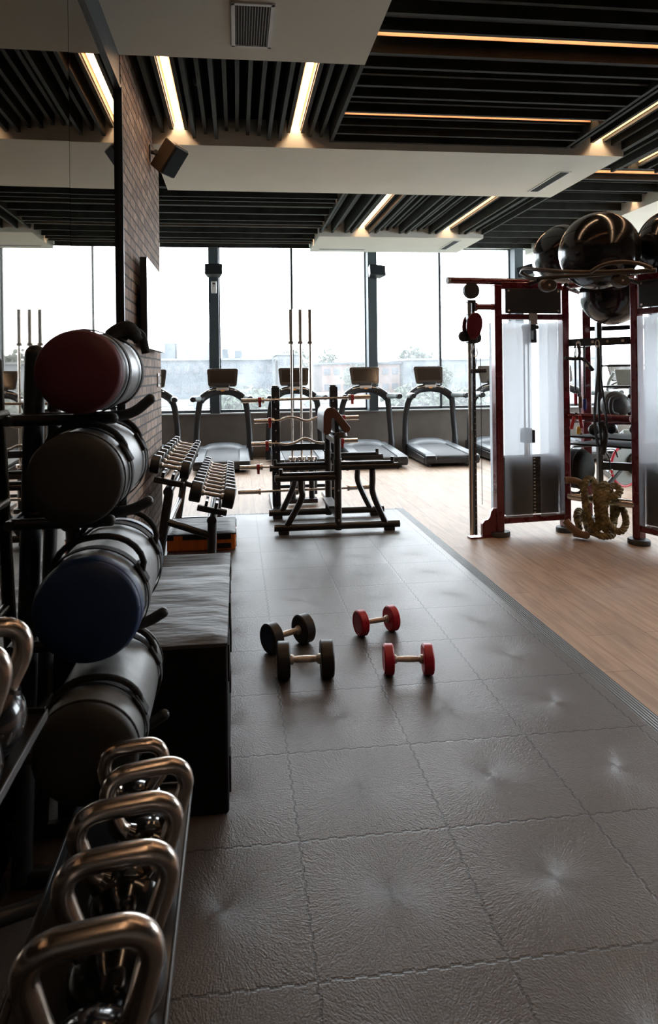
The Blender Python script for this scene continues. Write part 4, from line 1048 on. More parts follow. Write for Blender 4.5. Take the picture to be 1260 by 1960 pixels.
# ================================================================== TREADMILLS
TMY = 11.02
def treadmill():
    t = thing('treadmill', 'treadmill', 'treadmill', (0, TMY, WZ), 0, 'treadmills in a row along the windows')
    base = MB()
    base.prism([(-0.86, 0.06), (-0.86, 0.15), (-0.82, 0.185), (0.30, 0.215), (0.80, 0.23), (0.86, 0.18), (0.86, 0.06)], -0.395, 0.395, axis='x')
    obj('deck', base, M['tm_dark'], t, bev=0.012)
    obj('running_belt', MB().prism([(-0.845, 0.176), (-0.82, 0.192), (0.42, 0.226), (0.42, 0.20), (-0.845, 0.15)], -0.262, 0.262, axis='x'), M['tm_belt'], t, bev=0.004)
    for s in (-1, 1):
        x0, x1 = (0.272, 0.425) if s > 0 else (-0.425, -0.272)
        obj('side_rail', MB().prism([(-0.83, 0.185), (-0.80, 0.205), (0.46, 0.242), (0.46, 0.19), (-0.83, 0.16)], x0, x1, axis='x'), M['tm_grey'], t, bev=0.010)
        ec = MB().prism([(-0.875, 0.075), (-0.89, 0.13), (-0.875, 0.185), (-0.82, 0.20), (-0.74, 0.190), (-0.72, 0.07), (-0.82, 0.045)], x0 - 0.005 if s > 0 else x0 - .01, x1 + .01 if s > 0 else x1 + .005, axis='x')
        obj('rear_cap', ec, M['tm_dark'], t, bev=0.012)
        obj('foot', MB().cyl((s * 0.34, -0.70, 0.0), (s * 0.34, -0.70, 0.06), 0.035), M['rubber'], t)
        sk = MB().prism([(-0.75, 0.05), (-0.75, 0.15), (0.55, 0.19), (0.55, 0.05)], s * 0.43 - 0.012, s * 0.43 + 0.012, axis='x')
        obj('side_skirt', sk, M['tm_dark'], t, bev=0.006)
        post = smooth_path([(s * 0.450, 0.42, 0.03), (s * 0.455, 0.44, 0.30), (s * 0.440, 0.47, 0.65), (s * 0.410, 0.44, 0.92), (s * 0.375, 0.36, 1.075)], 5)
        obj('upright', MB().tube(post, [0.052] * 6 + [0.045] * (len(post) - 6), 14, flat=(0.62, 1.15)), M['tm_dark'], t)
        hb = smooth_path([(s * 0.375, 0.44, 1.10), (s * 0.415, 0.25, 1.105), (s * 0.450, 0.04, 1.115), (s * 0.462, -0.16, 1.115)], 5)
        h = obj('handrail', MB().tube(hb, [0.042] * 3 + [0.054] * (len(hb) - 3), 16, flat=(0.95, 0.9)), M['tm_light'], t)
        obj('handrail_cap', MB().tube([(s * 0.462, -0.155, 1.115), (s * 0.464, -0.225, 1.113)], [0.055, 0.045], 16, flat=(0.98, 0.92)), M['tm_dark'], h)
    hood = MB(); vs = []; fs = []; n = 12; k = 8
    prof = [(0.40, 0.215), (0.44, 0.262), (0.52, 0.300), (0.64, 0.322), (0.76, 0.31), (0.84, 0.25), (0.865, 0.15), (0.865, 0.05)]
    for i in range(n + 1):
        u = i / n; x = -0.40 + 0.80 * u; bulge = math.sin(PI * min(1, max(0, (u - .12) / .76))) ** .35 if .12 < u < .88 else 0
        for (y, z) in prof: vs.append((x, y, 0.225 + (z - 0.225) * (0.35 + 0.65 * bulge) if z > .225 else z))
    for i in range(n):
        for j in range(k - 1): a = i * k + j; fs.append((a, a + 1, a + k + 1, a + k))
    nb = len(vs); vs += [(-0.40, 0.40, 0.05), (0.40, 0.40, 0.05)]
    fs.append(tuple(list(range(k)) + [nb])); fs.append(tuple([nb + 1] + list(range(n * k + k - 1, n * k - 1, -1))))
    fs.append((nb, nb + 1) + (n * k,) + tuple((n - i) * k for i in range(1, n + 1)))
    fs.append((nb + 1, nb) + tuple(i * k + k - 1 for i in range(n + 1)))
    hood.add(vs, fs); obj('motor_hood', hood, M['tm_grey'], t, angle=40)
    arch = smooth_path([(-0.375, 0.38, 1.07), (-0.32, 0.42, 1.13), (-0.20, 0.45, 1.20), (-0.08, 0.46, 1.225), (0.08, 0.46, 1.225), (0.20, 0.45, 1.20), (0.32, 0.42, 1.13), (0.375, 0.38, 1.07)], 4)
    obj('dash_arch', MB().tube(arch, 0.072, 16, flat=(0.8, 1.0)), M['tm_dark'], t)
    tr = smooth_path([(-0.27, 0.40, 1.205), (-0.18, 0.40, 1.245), (0.0, 0.41, 1.268), (0.18, 0.40, 1.245), (0.27, 0.40, 1.205)], 4)
    obj('dash_trim', MB().tube(tr, 0.010, 8), M['chrome'], t)
    kp = obj('keypad', MB().box(-0.105, 0.105, 0.375, 0.425, 1.235, 1.285), M['clear'], t, bev=0.012)
    obj('safety_tag', MB().box(-0.03, 0.03, 0.368, 0.375, 1.225, 1.245), M['amber'], kp)
    mx = TR(0, 0.50, 1.455) @ RX(math.radians(-20))
    def rr(w_, h_, r, n=5):
        P = []
        for cx_, cz_, a0 in ((w_ - r, h_ - r, 0), (-w_ + r, h_ - r, PI / 2), (-w_ + r, -h_ + r, PI), (w_ - r, -h_ + r, 1.5 * PI)):
            for i in range(n + 1): a = a0 + PI / 2 * i / n; P.append((cx_ + r * math.cos(a), cz_ + r * math.sin(a)))
        return P
    tap = [(x * (1.0 + 0.05 * z / 0.15), z) for x, z in rr(0.258, 0.163, 0.042)]
    con = obj('console', MB().prism(tap, -0.022, 0.022, mx, 'y'), M['bezel'], t, bev=0.008)
    obj('screen', MB().prism([(x, z + 0.008) for x, z in rr(0.207, 0.112, 0.008, 2)], -0.0245, -0.021, mx, 'y'), M['tm_screen'], con)
    obj('console_stem', MB().prism([(-0.10, -0.20), (0.10, -0.20), (0.13, -0.13), (-0.13, -0.13)], -0.03, 0.03, mx, 'y'), M['tm_dark'], t, bev=0.01)
    return t
TM = [(-1.47, 'leftmost treadmill, mostly hidden behind the brick pier'), (-0.25, 'treadmill in front of the left window pillar'), (0.985, 'treadmill behind the barbell rack'),
      (2.235, 'treadmill in front of the middle window pillar'), (3.40, 'treadmill just left of the chrome cable column'), (4.60, 'treadmill behind the left cable tower'),
      (5.85, 'treadmill seen through the gap in the training rig'), (7.1, 'rightmost treadmill, behind the right cable tower')]
proto = treadmill(); index_kids(proto)
for i, (x, lb) in enumerate(TM):
    o = proto if i == 0 else copy_tree(proto)
    o.location = (x, TMY, WZ); o['label'] = lb
    if i in (3, 4): o.rotation_euler = (0, 0, math.radians(-1.0))

# ================================================================== TRAINING RIG (two cable towers and the storage frame between them)
GO = (3.2, 5.8, WZ)
rig = thing('training_rig', 'dark red and black cable training rig with frosted weight towers and ball storage', 'training rig', GO)
def rig_part(nm, mb, m_, parent=None, **kw):
    return obj(nm, mb, m_, parent or rig, **kw)
def tower(cx, cy, ang, column):
    mx = TR(cx, cy, WZ) @ RZ(ang)
    def G(): return MB(GO)
    for x in (-0.345, 0.345):
        rig_part('post', G().box(x - 0.038, x + 0.034, -0.04, 0.05, 0.045, 2.32, mx), M['dark_red'], bev=0.010)
        ft = G(); q = mx @ TR(x, 0, 0) @ Matrix.Diagonal((1.0, 0.8, 1, 1))
        ft.lathe([(0.098, 0.0), (0.100, 0.008), (0.100, 0.038), (0.094, 0.046), (0.0, 0.046)], q, 28)
        rig_part('foot', ft, M['foot_grey'])
    for z, h in ((2.315, 0.034), (2.025, 0.026), (0.145, 0.03)):
        rig_part('cross_tube', G().box(-0.315, 0.315, -0.032, 0.03, z - h, z + h, mx), M['dark_red'], bev=0.010)
    hp = rig_part('header_plate', G().box(-0.285, 0.285, -0.050, -0.036, 2.055, 2.285, mx), M['plate'], bev=0.006)
    sc_ = G()
    for x in (-0.255, 0.255):
        for z in (2.08, 2.262): sc_.cyl(mx @ Vector((x, -0.0505, z)), mx @ Vector((x, -0.056, z)), 0.010, seg=12)
    q = rig_part('screws', sc_, M['knurl'], hp); q['kind'] = 'stuff'
    for (x0, x1) in ((-0.305, -0.045), (0.040, 0.305)):
        xm = x0 + (x1 - x0) * (0.68 if x0 < 0 else 0.32)
        for ya, yb, z0 in ((-0.045, -0.075, 0.175), (0.215, 0.235, 0.175)):
            if ya > 0: x0, x1 = (-0.312, 0.0) if x0 < -0.1 else (0.0, 0.312)
            P = [(x0, ya), (xm, yb), (x1, yb), (x1, yb + 0.006), (xm, yb + 0.006), (x0, ya + 0.006)] if x0 < -0.1 else [(x0, yb), (xm, yb), (x1, ya), (x1, ya + 0.006), (xm, yb + 0.006), (x0, yb + 0.006)]
            rig_part('shroud', G().prism(P, z0, 1.985, mx), M['frost'] if ya < 0 else M['frost_rear'])
    for x in (-0.312, 0.306):
        rig_part('side_shroud', G().box(x, x + 0.006, 0.052, 0.214, 0.175, 1.985, mx), M['frost_rear'])
    for x in (-0.052, 0.052):
        rig_part('guide_rod', G().cyl(mx @ Vector((x * .42, 0.09, 0.17)), mx @ Vector((x * .42, 0.09, 1.96)), 0.009, seg=12), M['chrome'])
    ws = G(); nP = 17
    for k in range(nP):
        z = 0.185 + k * 0.0315; ws.box(-0.268, 0.268, 0.0, 0.17, z, z + 0.029, mx)
    st = rig_part('weight_stack', ws, M['stack'], bev=0.002)
    pin = G()
    for k in range(nP):
        z = 0.199 + k * 0.0315
        for x in (-0.019, 0.019): pin.box(x - 0.0085, x + 0.0085, -0.0035, 0.0005, z - 0.005, z + 0.006, mx)
    q = rig_part('number_marks', pin, M['sill_metal'], st); q['kind'] = 'stuff'
    rig_part('selector_pin', G().tube(smooth_path([mx @ Vector(p) for p in ((0.004, 0.015, 0.655), (0.045, -0.03, 0.66), (0.048, -0.04, 0.60), (0.01, -0.02, 0.56), (0.0, 0.0, 0.56))], 4), 0.008, 8), M['rubber'], st)
    hd = rig_part('stack_head', G().prism([(-0.055, 0.845), (0.050, 0.845), (0.050, 0.965), (0.02, 0.965), (0.02, 0.982), (-0.03, 0.982), (-0.03, 0.975), (-0.055, 0.975)], 0.03, 0.12, mx, 'y'), M['plate'], bev=0.003)
    rig_part('warning_triangle', G().prism([(-0.040, 0.853), (0.0, 0.853), (-0.020, 0.888)], 0.027, 0.0305, mx, 'y'), M['yellow'], hd)
    rig_part('stack_rod', G().cyl(mx @ Vector((-0.01, 0.08, 0.72)), mx @ Vector((-0.01, 0.08, 0.86)), 0.014, seg=12), M['chrome'])
    br = rig_part('pulley_bracket', G().box(-0.042, 0.042, -0.048, -0.030, 1.955, 2.06, mx), M['vent_blade'], bev=0.004)
    pl = G().box(-0.055, 0.035, -0.03, 0.06, 1.90, 1.955, mx).box(-0.055, -0.028, -0.02, 0.05, 1.77, 1.90, mx).box(0.015, 0.045, -0.02, 0.05, 1.80, 1.90, mx).cyl(mx @ Vector((-0.09, 0.0, 1.93)), mx @ Vector((0.07, 0.0, 1.93)), 0.018).cyl(mx @ Vector((-0.07, 0.0, 1.80)), mx @ Vector((0.05, 0.0, 1.80)), 0.016)
    rig_part('pulley', pl, M['steel_black'], br)
    rig_part('cable', G().cyl(mx @ Vector((-0.008, 0.04, 0.97)), mx @ Vector((-0.008, 0.04, 1.80)), 0.0035, seg=8), M['rubber'])
    if not column: return
    X = -0.60
    rig_part('top_beam', G().tube([mx @ Vector((-0.82, 0.0, 2.352)), mx @ Vector((0.10, 0.0, 2.352))], 0.030, 18, flat=(1, 1)), M['dark_red'])
    rig_part('beam_cap', G().tube([mx @ Vector((-0.835, 0.0, 2.352)), mx @ Vector((-0.81, 0.0, 2.352))], 0.032, 18), M['vent_blade'])
    rig_part('top_pulley', G().lathe([(0.0, -0.03), (0.066, -0.03), (0.074, -0.02), (0.074, 0.02), (0.066, 0.03), (0.0, 0.03)], mx @ TR(-0.60, 0, 2.262) @ RX(PI / 2), 28), M['plate'])
    rig_part('column', G().tube([mx @ Vector((X - 0.022, 0, 0.03)), mx @ Vector((X - 0.022, 0, 2.15))], 0.019, 16), M['chrome'], label='polished chrome column')
    sl = rig_part('column', G().box(X + 0.0, X + 0.026, -0.02, 0.02, 0.03, 2.15, mx), M['steel_black'], bev=0.003, label='black slotted column rail')
    ho = G()
    for k in range(34): z = 0.12 + k * 0.058; ho.cyl(mx @ Vector((X + .013, -0.0202, z)), mx @ Vector((X + .013, -0.023, z)), 0.006, seg=8)
    q = rig_part('adjustment_holes', ho, M['vent_blade'], sl); q['kind'] = 'stuff'
    rig_part('column_cap', G().box(X - 0.045, X + 0.035, -0.028, 0.028, 2.15, 2.175, mx), M['steel_black'], bev=0.006)
    rig_part('arm', G().tube([mx @ Vector((X + 0.03, 0, 2.115)), mx @ Vector((-0.37, 0, 2.115))], 0.027, 16), M['dark_red'])
    fl_ = G().cyl(mx @ Vector((X + 0.03, 0, 2.115)), mx @ Vector((X + 0.05, 0, 2.115)), 0.040)
    rig_part('flange', fl_, M['dark_red'])
    # sliding carriage: rounded dark red cheek plates with pulley wheels
    def blob(cx_, cz_, w_, h_, n=24, lean=0.0):
        return [(cx_ + w_ * math.cos(a) * (1 + .12 * math.sin(a)) + lean * math.sin(a), cz_ + h_ * math.sin(a)) for a in [2 * PI * i / n for i in range(n)]]
    rig_part('carriage', G().prism(blob(X + 0.005, 1.935, 0.078, 0.125, lean=0.012), -0.055, -0.035, mx, 'y'), M['dark_red'], bev=0.006)
    rig_part('carriage', G().prism(blob(X + 0.005, 1.935, 0.078, 0.125, lean=0.012), 0.035, 0.055, mx, 'y'), M['dark_red'], bev=0.006)
    rig_part('carriage_pulley', G().lathe([(0.0, -0.016), (0.05, -0.016), (0.044, 0.0), (0.05, 0.016), (0.0, 0.016)], mx @ TR(X - 0.075, 0, 1.845) @ RX(PI / 2), 24), M['steel_black'])
    rig_part('carriage_guide', G().box(X - 0.045, X + 0.045, -0.034, 0.034, 1.78, 2.05, mx), M['steel_black'], bev=0.01)
    rig_part('carriage_pulley', G().lathe([(0.0, -0.016), (0.05, -0.016), (0.044, 0.0), (0.05, 0.016), (0.0, 0.016)], mx @ TR(X + 0.04, 0, 1.83) @ RX(PI / 2), 24), M['steel_black'])
    lp = [mx @ Vector(p) for p in ((X + 0.0, -0.05, 1.78), (X - 0.02, -0.05, 1.70), (X + 0.0, -0.05, 1.655), (X + 0.03, -0.05, 1.68), (X + 0.022, -0.05, 1.74))]
    rig_part('cable_hook', G().tube(smooth_path(lp, 5), 0.006, 8), M['chrome'])
    rig_part('cable', G().cyl(mx @ Vector((X + 0.085, 0, 0.30)), mx @ Vector((X + 0.085, 0, 1.90)), 0.003, seg=8), M['rubber'])
    rig_part('cable', G().tube([mx @ Vector((X + 0.02, -0.05, 1.66)), mx @ Vector((X + 0.015, -0.05, 1.60)), mx @ Vector((X - 0.01, -0.05, 1.40))], 0.0028, 8), M['rubber'])
    rig_part('handle_peg', G().tube([mx @ Vector((X - 0.02, -0.03, 1.525)), mx @ Vector((X + 0.12, -0.03, 1.53))], 0.020, 14), M['rubber'])
    bp_ = [(-0.525, 0.012), (-0.525, 0.125), (-0.50, 0.155), (-0.465, 0.165), (-0.445, 0.19), (-0.435, 0.235), (-0.41, 0.262), (-0.38, 0.262), (-0.375, 0.012)]
    rig_part('base_gusset', G().prism(bp_, -0.022, 0.022, mx, 'y'), M['dark_red'], bev=0.006)
    rig_part('base_plate', G().box(X - 0.05, -0.41, -0.04, 0.04, 0.0005, 0.014, mx), M['dark_red'], bev=0.003)
tower(2.735, 5.905, math.radians(6), True)
tower(3.588, 5.085, math.radians(-70), False)
def seg_box(nm, a, b_, w_, h_, m_, parent=None, **kw):
    """straight rectangular bar from a to b"""
    a = Vector(a); b_ = Vector(b_); d = b_ - a
    mx = TR(*a) @ RZ(math.atan2(d.y, d.x)) @ RY(-math.atan2(d.z, math.hypot(d.x, d.y)))
    return rig_part(nm, MB(GO).box(0, d.length, -w_ / 2, w_ / 2, -h_ / 2, h_ / 2, mx), m_, parent, **kw)
def seg_tube(nm, pts, r, m_, parent=None, **kw):
    return rig_part(nm, MB(GO).tube(pts, r, 14), m_, parent, **kw)
PL, PR = (3.10, 5.92), (3.47, 5.44)
bar = seg_box('anchor_bar', (PL[0], PL[1], 1.775), (PR[0], PR[1], 1.775), 0.012, 0.070, M['plate'], bev=0.003)
bl = MB(GO)
for k in range(4):
    u = 0.18 + k * 0.22; x = PL[0] + (PR[0] - PL[0]) * u; y = PL[1] + (PR[1] - PL[1]) * u
    bl.cyl((x - .008, y - .008, 1.775), (x - .014, y - .014, 1.775), 0.013, seg=12)
q = rig_part('bolt_heads', bl, M['knurl'], bar); q['kind'] = 'stuff'
seg_tube('ring_tube', smooth_path([(3.09, 5.92, 1.085), (3.22, 5.88, 1.080), (3.36, 5.74, 1.078), (3.47, 5.50, 1.08)], 5), 0.032, M['dark_red'])
seg_tube('roller_tube', [(3.085, 5.90, 0.335), (3.455, 5.43, 0.335)], 0.036, M['chrome'], label='polished steel roller tube')
# rear half of the frame
rig_part('rear_post', MB(GO).box(3.50, 3.585, 6.36, 6.43, 0.03, 2.34), M['dark_red'], bev=0.008)
rig_part('rear_foot', MB(GO).lathe([(0.10, 0.0), (0.10, 0.04), (0.0, 0.045)], TR(3.50, 6.36, WZ), 24), M['foot_grey'])
rig_part('inner_post', MB(GO).box(3.515, 3.565, 6.12, 6.17, WZ, 1.985), M['steel_black'], bev=0.005)
seg_box('crossbar', (3.54, 6.30, 1.93), (4.25, 5.75, 1.93), 0.03, 0.045, M['steel_black'])
for z, h in ((1.555, 0.018), (1.352, 0.020), (1.16, 0.020), (0.575, 0.075)):
    seg_box('crossbar', (3.54, 6.14, z), (4.25, 5.70, z), 0.03, h, M['steel_black'])
for z in (0.895, 0.825):
    s_ = MB(GO)
    s_.prism([(3.12, 5.93), (3.46, 5.50), (4.10, 5.62), (3.56, 6.18)], z - 0.012, z + 0.004)
    rig_part('shelf', s_, M['velcro'], bev=0.003)
seg_tube('rear_tube', [(3.54, 6.40, 2.30), (3.12, 5.98, 2.31)], 0.028, M['dark_red'])
seg_tube('front_tube', [(3.08, 5.90, 2.31), (3.47, 5.42, 2.31)], 0.028, M['dark_red'])
# ball cradle of black tubes on top
seg_tube('ball_cradle', smooth_path([(2.555, 5.70, 2.395), (2.545, 5.60, 2.418), (2.60, 5.40, 2.380), (2.72, 5.20, 2.335), (2.90, 5.05, 2.310), (3.12, 4.90, 2.300)], 6), 0.018, M['speaker'])
seg_tube('ball_cradle', smooth_path([(2.555, 5.70, 2.395), (2.59, 5.56, 2.330), (2.66, 5.38, 2.312), (2.80, 5.20, 2.302), (3.00, 5.02, 2.298), (3.25, 4.80, 2.288)], 6), 0.020, M['speaker'])
seg_tube('ball_cradle', smooth_path([(2.83, 5.02, 2.306), (2.90, 4.96, 2.352), (3.00, 4.90, 2.368), (3.12, 4.83, 2.345), (3.20, 4.78, 2.300)], 6), 0.016, M['speaker'])
seg_tube('ball_cradle', [(2.60, 5.45, 2.30), (2.72, 5.88, 2.33)], 0.022, M['steel_black'])
seg_tube('ball_cradle', [(3.05, 5.00, 2.268), (3.46, 5.36, 2.268)], 0.020, M['steel_black'])
seg_tube('ball_cradle', [(3.00, 5.74, 2.30), (3.185, 5.99, 2.31), (3.50, 6.40, 2.325)], 0.018, M['steel_black'])
for (x, y, z) in ((2.635, 5.36, 2.242), (3.085, 5.02, 2.236)):
    pdm = MB(GO); pdm.lathe([(0.0, -0.035), (0.055, -0.035), (0.072, -0.02), (0.072, 0.02), (0.055, 0.035), (0.0, 0.035)], TR(x, y, z) @ RZ(math.radians(12)) @ RX(PI / 2) @ Matrix.Diagonal((1.15, 0.78, 1, 1)), 24)
    p_ = rig_part('cradle_pad', pdm, M['speaker'])
    rig_part('pad_screw', MB(GO).cyl((x, y - 0.034, z), (x, y - 0.040, z), 0.010, seg=10), M['knurl'], p_)
# ================================================================== THINGS ON THE RIG
def gym_ball(label, c, r):
    t = thing('gym_ball', label, 'gym ball', c, 0, 'black gym balls on top of the rig')
    b = MB().sphere((0, 0, 0), r, 56, 36)
    obj('ball', b, M['ballv'], t, angle=80)
    q = RZ(0.6) @ RY(0.5)
    s = MB(); s.tube([q @ Vector((r * 1.0005 * math.cos(a), r * 1.0005 * math.sin(a), 0)) for a in [2 * PI * i / 64 for i in range(64)]], 0.0022, 6, closed=True)
    obj('seam', s, M['ballv'], t)
    v = MB().cyl(q @ Vector((0, 0, r - .002)), q @ Vector((0, 0, r + .004)), 0.010, seg=14)
    obj('valve_plug', v, M['rubber'], t)
gym_ball('large glossy black gym ball in the middle of the cradle', (3.093, 5.343, 2.535), 0.328)
gym_ball('black gym ball at the left, half hidden behind the large one', (3.314, 6.364, 2.690), 0.305)
gym_ball('black gym ball cut off by the right photo edge', (3.735, 5.27, 2.590), 0.300)
gym_ball('black gym ball hanging lower, underneath the large one', (3.59, 5.98, 2.243), 0.295)

def med_ball(label, c, r, handles, m_='medball'):
    t = thing('medicine_ball', label, 'medicine ball', c, 0.3)
    b = MB().sphere((0, 0, 0), r, 36, 24, (1.05, 0.9, 0.95))
    obj('ball', b, M[m_], t, angle=80)
    if handles:
        for s in (-1, 1):
            p = [(s * r * .98 * math.cos(a), -r * .45 + .02, r * .85 * math.sin(a)) for a in (math.radians(d) for d in range(-50, 51, 20))]
            obj('grip', MB().tube(smooth_path([(s * r * .55, -r * .70, r * .62), (s * r * .98, -r * .62, r * .45), (s * r * 1.06, -r * .58, 0), (s * r * .98, -r * .62, -r * .45), (s * r * .55, -r * .70, -r * .62)], 5), 0.020, 12), M[m_], t)
    q = [Vector((r * 1.055 * math.cos(a), 0, r * .955 * math.sin(a))) for a in [2 * PI * i / 40 for i in range(40)]]
    obj('seam', MB().tube(q, 0.003, 6, closed=True), M['rubber'], t)
med_ball('grey medicine ball with two grips on the upper tray of the rig', (3.575, 5.925, 1.180), 0.138, True)
seg_tube('tray_tube', smooth_path([(3.22, 6.02, 1.028), (3.45, 6.10, 1.026), (3.80, 5.86, 1.026)], 4), 0.018, M['dark_red'])
seg_tube('tray_tube', smooth_path([(3.36, 5.76, 1.028), (3.60, 5.74, 1.026), (3.90, 5.62, 1.026)], 4), 0.018, M['dark_red'])
med_ball('dark medicine ball at the left on the rig shelf', (3.345, 5.90, 0.9545), 0.055, False)
med_ball('dark medicine ball in the middle of the rig shelf', (3.575, 5.99, 0.9535), 0.054, False, 'rubber')
med_ball('dark medicine ball at the right on the rig shelf', (3.735, 5.86, 0.9545), 0.055, False, 'rubber')
t = thing('pull_handle', 'yellow rubber pull handle lying on the rig shelf', 'exercise handle', (3.185, 5.885, 0.936), 0.9)
obj('grip', MB().tube(smooth_path([(-0.03, 0, -0.018), (-0.022, 0, 0.02), (0.0, 0, 0.035), (0.03, 0, 0.015), (0.055, 0.0, -0.012)], 4), [0.016] * 6 + [0.020] * 6 + [0.014] * 5, 12), M['yellow'], t)
obj('ferrule', MB().cyl((0.055, 0, -0.012), (0.078, 0, -0.018), 0.017), M['rubber'], t)
# rolled black heavy bag leaning under the shelf
t = thing('equipment_bag', 'round black equipment bag hanging behind the left tower post', 'bag', (3.262, 6.115, 0.56), math.radians(35))
mx = RX(PI / 2)
obj('body', MB().lathe([(0.0, -0.14), (0.10, -0.14), (0.165, -0.125), (0.185, -0.09), (0.190, 0.0), (0.185, 0.09), (0.165, 0.125), (0.10, 0.14), (0.0, 0.14)], mx, 36), M['velcro'], t, angle=60)
for z in (-0.07, 0.07):
    obj('strap', MB().tube([mx @ Vector((0.190 * math.cos(a), 0.190 * math.sin(a), z)) for a in [2 * PI * i / 40 for i in range(40)]], 0.007, 8, closed=True), M['strap'], t)
obj('handle', MB().tube(smooth_path([mx @ Vector(p) for p in ((-0.05, -0.18, -0.05), (-0.02, -0.235, -0.03), (0.03, -0.235, 0.03), (0.05, -0.18, 0.05))], 5), 0.012, 10), M['strap'], t)
seg_tube('bag_hanger', [(3.12, 5.95, 0.77), (3.235, 6.10, 0.775), (3.52, 6.16, 0.775)], 0.012, M['steel_black'])
# suspension strap set
def flat_strap(nm, pts, w_, th, parent, m_='strap'):
    return obj(nm, MB().tube(pts, 1.0, 8, flat=(w_, th)), M[m_], parent)
t = thing('suspension_strap', 'black suspension trainer strap set hanging from the anchor bar', 'strap', (3.25, 5.66, 1.775))
hk = MB().tube([Vector((0.018 * math.cos(a), 0, -0.02 + 0.032 * math.sin(a))) for a in [2 * PI * i / 20 for i in range(20)]], 0.005, 8, closed=True)
obj('carabiner', hk, M['knurl'], t)
flat_strap('webbing', smooth_path([(0, -0.01, -0.05), (-0.004, -0.015, -0.25), (-0.03, -0.02, -0.48), (-0.045, -0.02, -0.70), (-0.02, -0.02, -0.92), (0.02, -0.02, -0.95)], 6), 0.024, 0.006, t)
flat_strap('webbing', smooth_path([(0.005, -0.01, -0.05), (0.012, -0.015, -0.25), (0.035, -0.02, -0.46), (0.06, -0.02, -0.62), (0.068, -0.02, -0.80), (0.05, -0.02, -0.96)], 6), 0.018, 0.006, t)
flat_strap('webbing', smooth_path([(0.0, -0.01, -0.08), (0.002, -0.018, -0.34), (0.0, -0.02, -0.70), (0.02, -0.02, -0.95)], 6), 0.016, 0.008, t)
obj('padded_sleeve', MB().tube(smooth_path([(0.01, -0.03, -0.72), (0.045, -0.035, -0.82), (0.03, -0.04, -0.95), (0.01, -0.04, -1.02)], 5), 0.036, 12, flat=(1.0, 0.5)), M['strap'], t)
obj('buckle', MB().box(-0.010, 0.028, -0.035, -0.022, -0.50, -0.46), M['tm_dark'], t, bev=0.003)
for (x, z1) in ((0.10, -1.16), (0.165, -1.05)):
    flat_strap('tail_strap', smooth_path([(0.03, -0.03, -0.98), (x * .8, -0.03, -1.05 if x < .15 else -0.98), (x, -0.03, z1)], 5), 0.009, 0.004, t)
obj('ring', MB().tube([Vector((0.10 + 0.020 * math.cos(a), -0.03, -1.18 + 0.020 * math.sin(a))) for a in [2 * PI * i / 20 for i in range(20)]], 0.0045, 8, closed=True), M['chrome'], t)
t = thing('ankle_strap', 'black padded ankle strap slung from the left end of the anchor bar', 'strap', (3.085, 5.70, 1.775))
obj('ring', MB().tube([Vector((0.018 * math.cos(a), -0.008, -0.02 + 0.025 * math.sin(a))) for a in [2 * PI * i / 20 for i in range(20)]], 0.005, 8, closed=True), M['knurl'], t)
flat_strap('webbing', smooth_path([(0.0, -0.01, -0.04), (0.005, -0.02, -0.10), (-0.01, -0.03, -0.15)], 4), 0.024, 0.008, t)
flat_strap('pad', smooth_path([(-0.14, -0.03, -0.145), (-0.06, -0.035, -0.155), (0.02, -0.035, -0.155), (0.07, -0.035, -0.20), (0.12, -0.035, -0.26)], 5), 0.026, 0.014, t)
obj('clasp', MB().box(0.045, 0.085, -0.052, -0.047, -0.225, -0.185), M['knurl'], t, bev=0.002)
# tube bands hanging in a row
bands = [('grey resistance tube, leftmost of the bunch', 0.0, 'strap', 'red_rubber'), ('grey resistance tube, second from left in the bunch', 0.026, 'tm_grey', 'rubber'), ('black resistance tube in the middle of the bunch', 0.052, 'tm_dark', 'tape'),
         ('grey resistance tube, second from right in the bunch', 0.078, 'tm_grey', 'tape'), ('resistance tube with bright blue grip, rightmost of the bunch', 0.104, 'tm_dark', 'blue')]
for lb, dx, mt_, gm in bands:
    n_ = round(dx / 0.026); x = 3.134 + n_ * 0.022; y = 5.84 + (0.042 if n_ % 2 else 0.0)
    t = thing('resistance_tube', lb, 'resistance band', (x, y, 1.735), 0, 'resistance tubes hanging on the rig')
    hz = -0.40 - dx * 0.5
    obj('tube', MB().tube(smooth_path([(0, -0.012, -0.007), (0, -0.009, -0.2), (0, -0.006, hz)], 5), 0.0048, 8).tube(smooth_path([(0, 0.012, -0.007), (0, 0.009, -0.2), (0, 0.006, hz)], 5), 0.0048, 8).tube(arc((0, 0, -0.007), 0.012, 0, PI, 8, 'yz'), 0.0048, 8), M[mt_], t)
    obj('grip', MB().tube([(0.0, 0, hz - 0.035), (0.0, 0, hz - 0.135)], 0.0150, 12), M[gm], t)
    obj('grip_strap', MB().tube(smooth_path([(0, 0, hz + 0.005), (0, -0.018, hz - 0.06), (0.0, 0, hz - 0.135)], 4), 0.0035, 8), M['strap'], t)
seg_tube('band_peg_rail', [(3.105, 5.84, 1.730), (3.245, 5.84, 1.730)], 0.0045, M['steel_black'])
seg_tube('band_peg_rail', [(3.105, 5.882, 1.730), (3.245, 5.882, 1.730)], 0.0045, M['steel_black'])
seg_box('rail_bracket', (3.240, 5.89, 1.730), (3.240, 5.735, 1.745), 0.008, 0.010, M['steel_black'])
t = thing('jump_rope', 'red handled jump rope hooked over the ring tube', 'jump rope', (3.16, 5.87, 1.07))
obj('grip', MB().tube([(-0.055, -0.05, 0.02), (-0.085, -0.05, -0.10)], [0.014, 0.017], 12), M['red_clip'], t)
obj('grip', MB().tube([(0.0, -0.05, 0.03), (0.020, -0.05, -0.09)], [0.014, 0.017], 12), M['red_clip'], t)
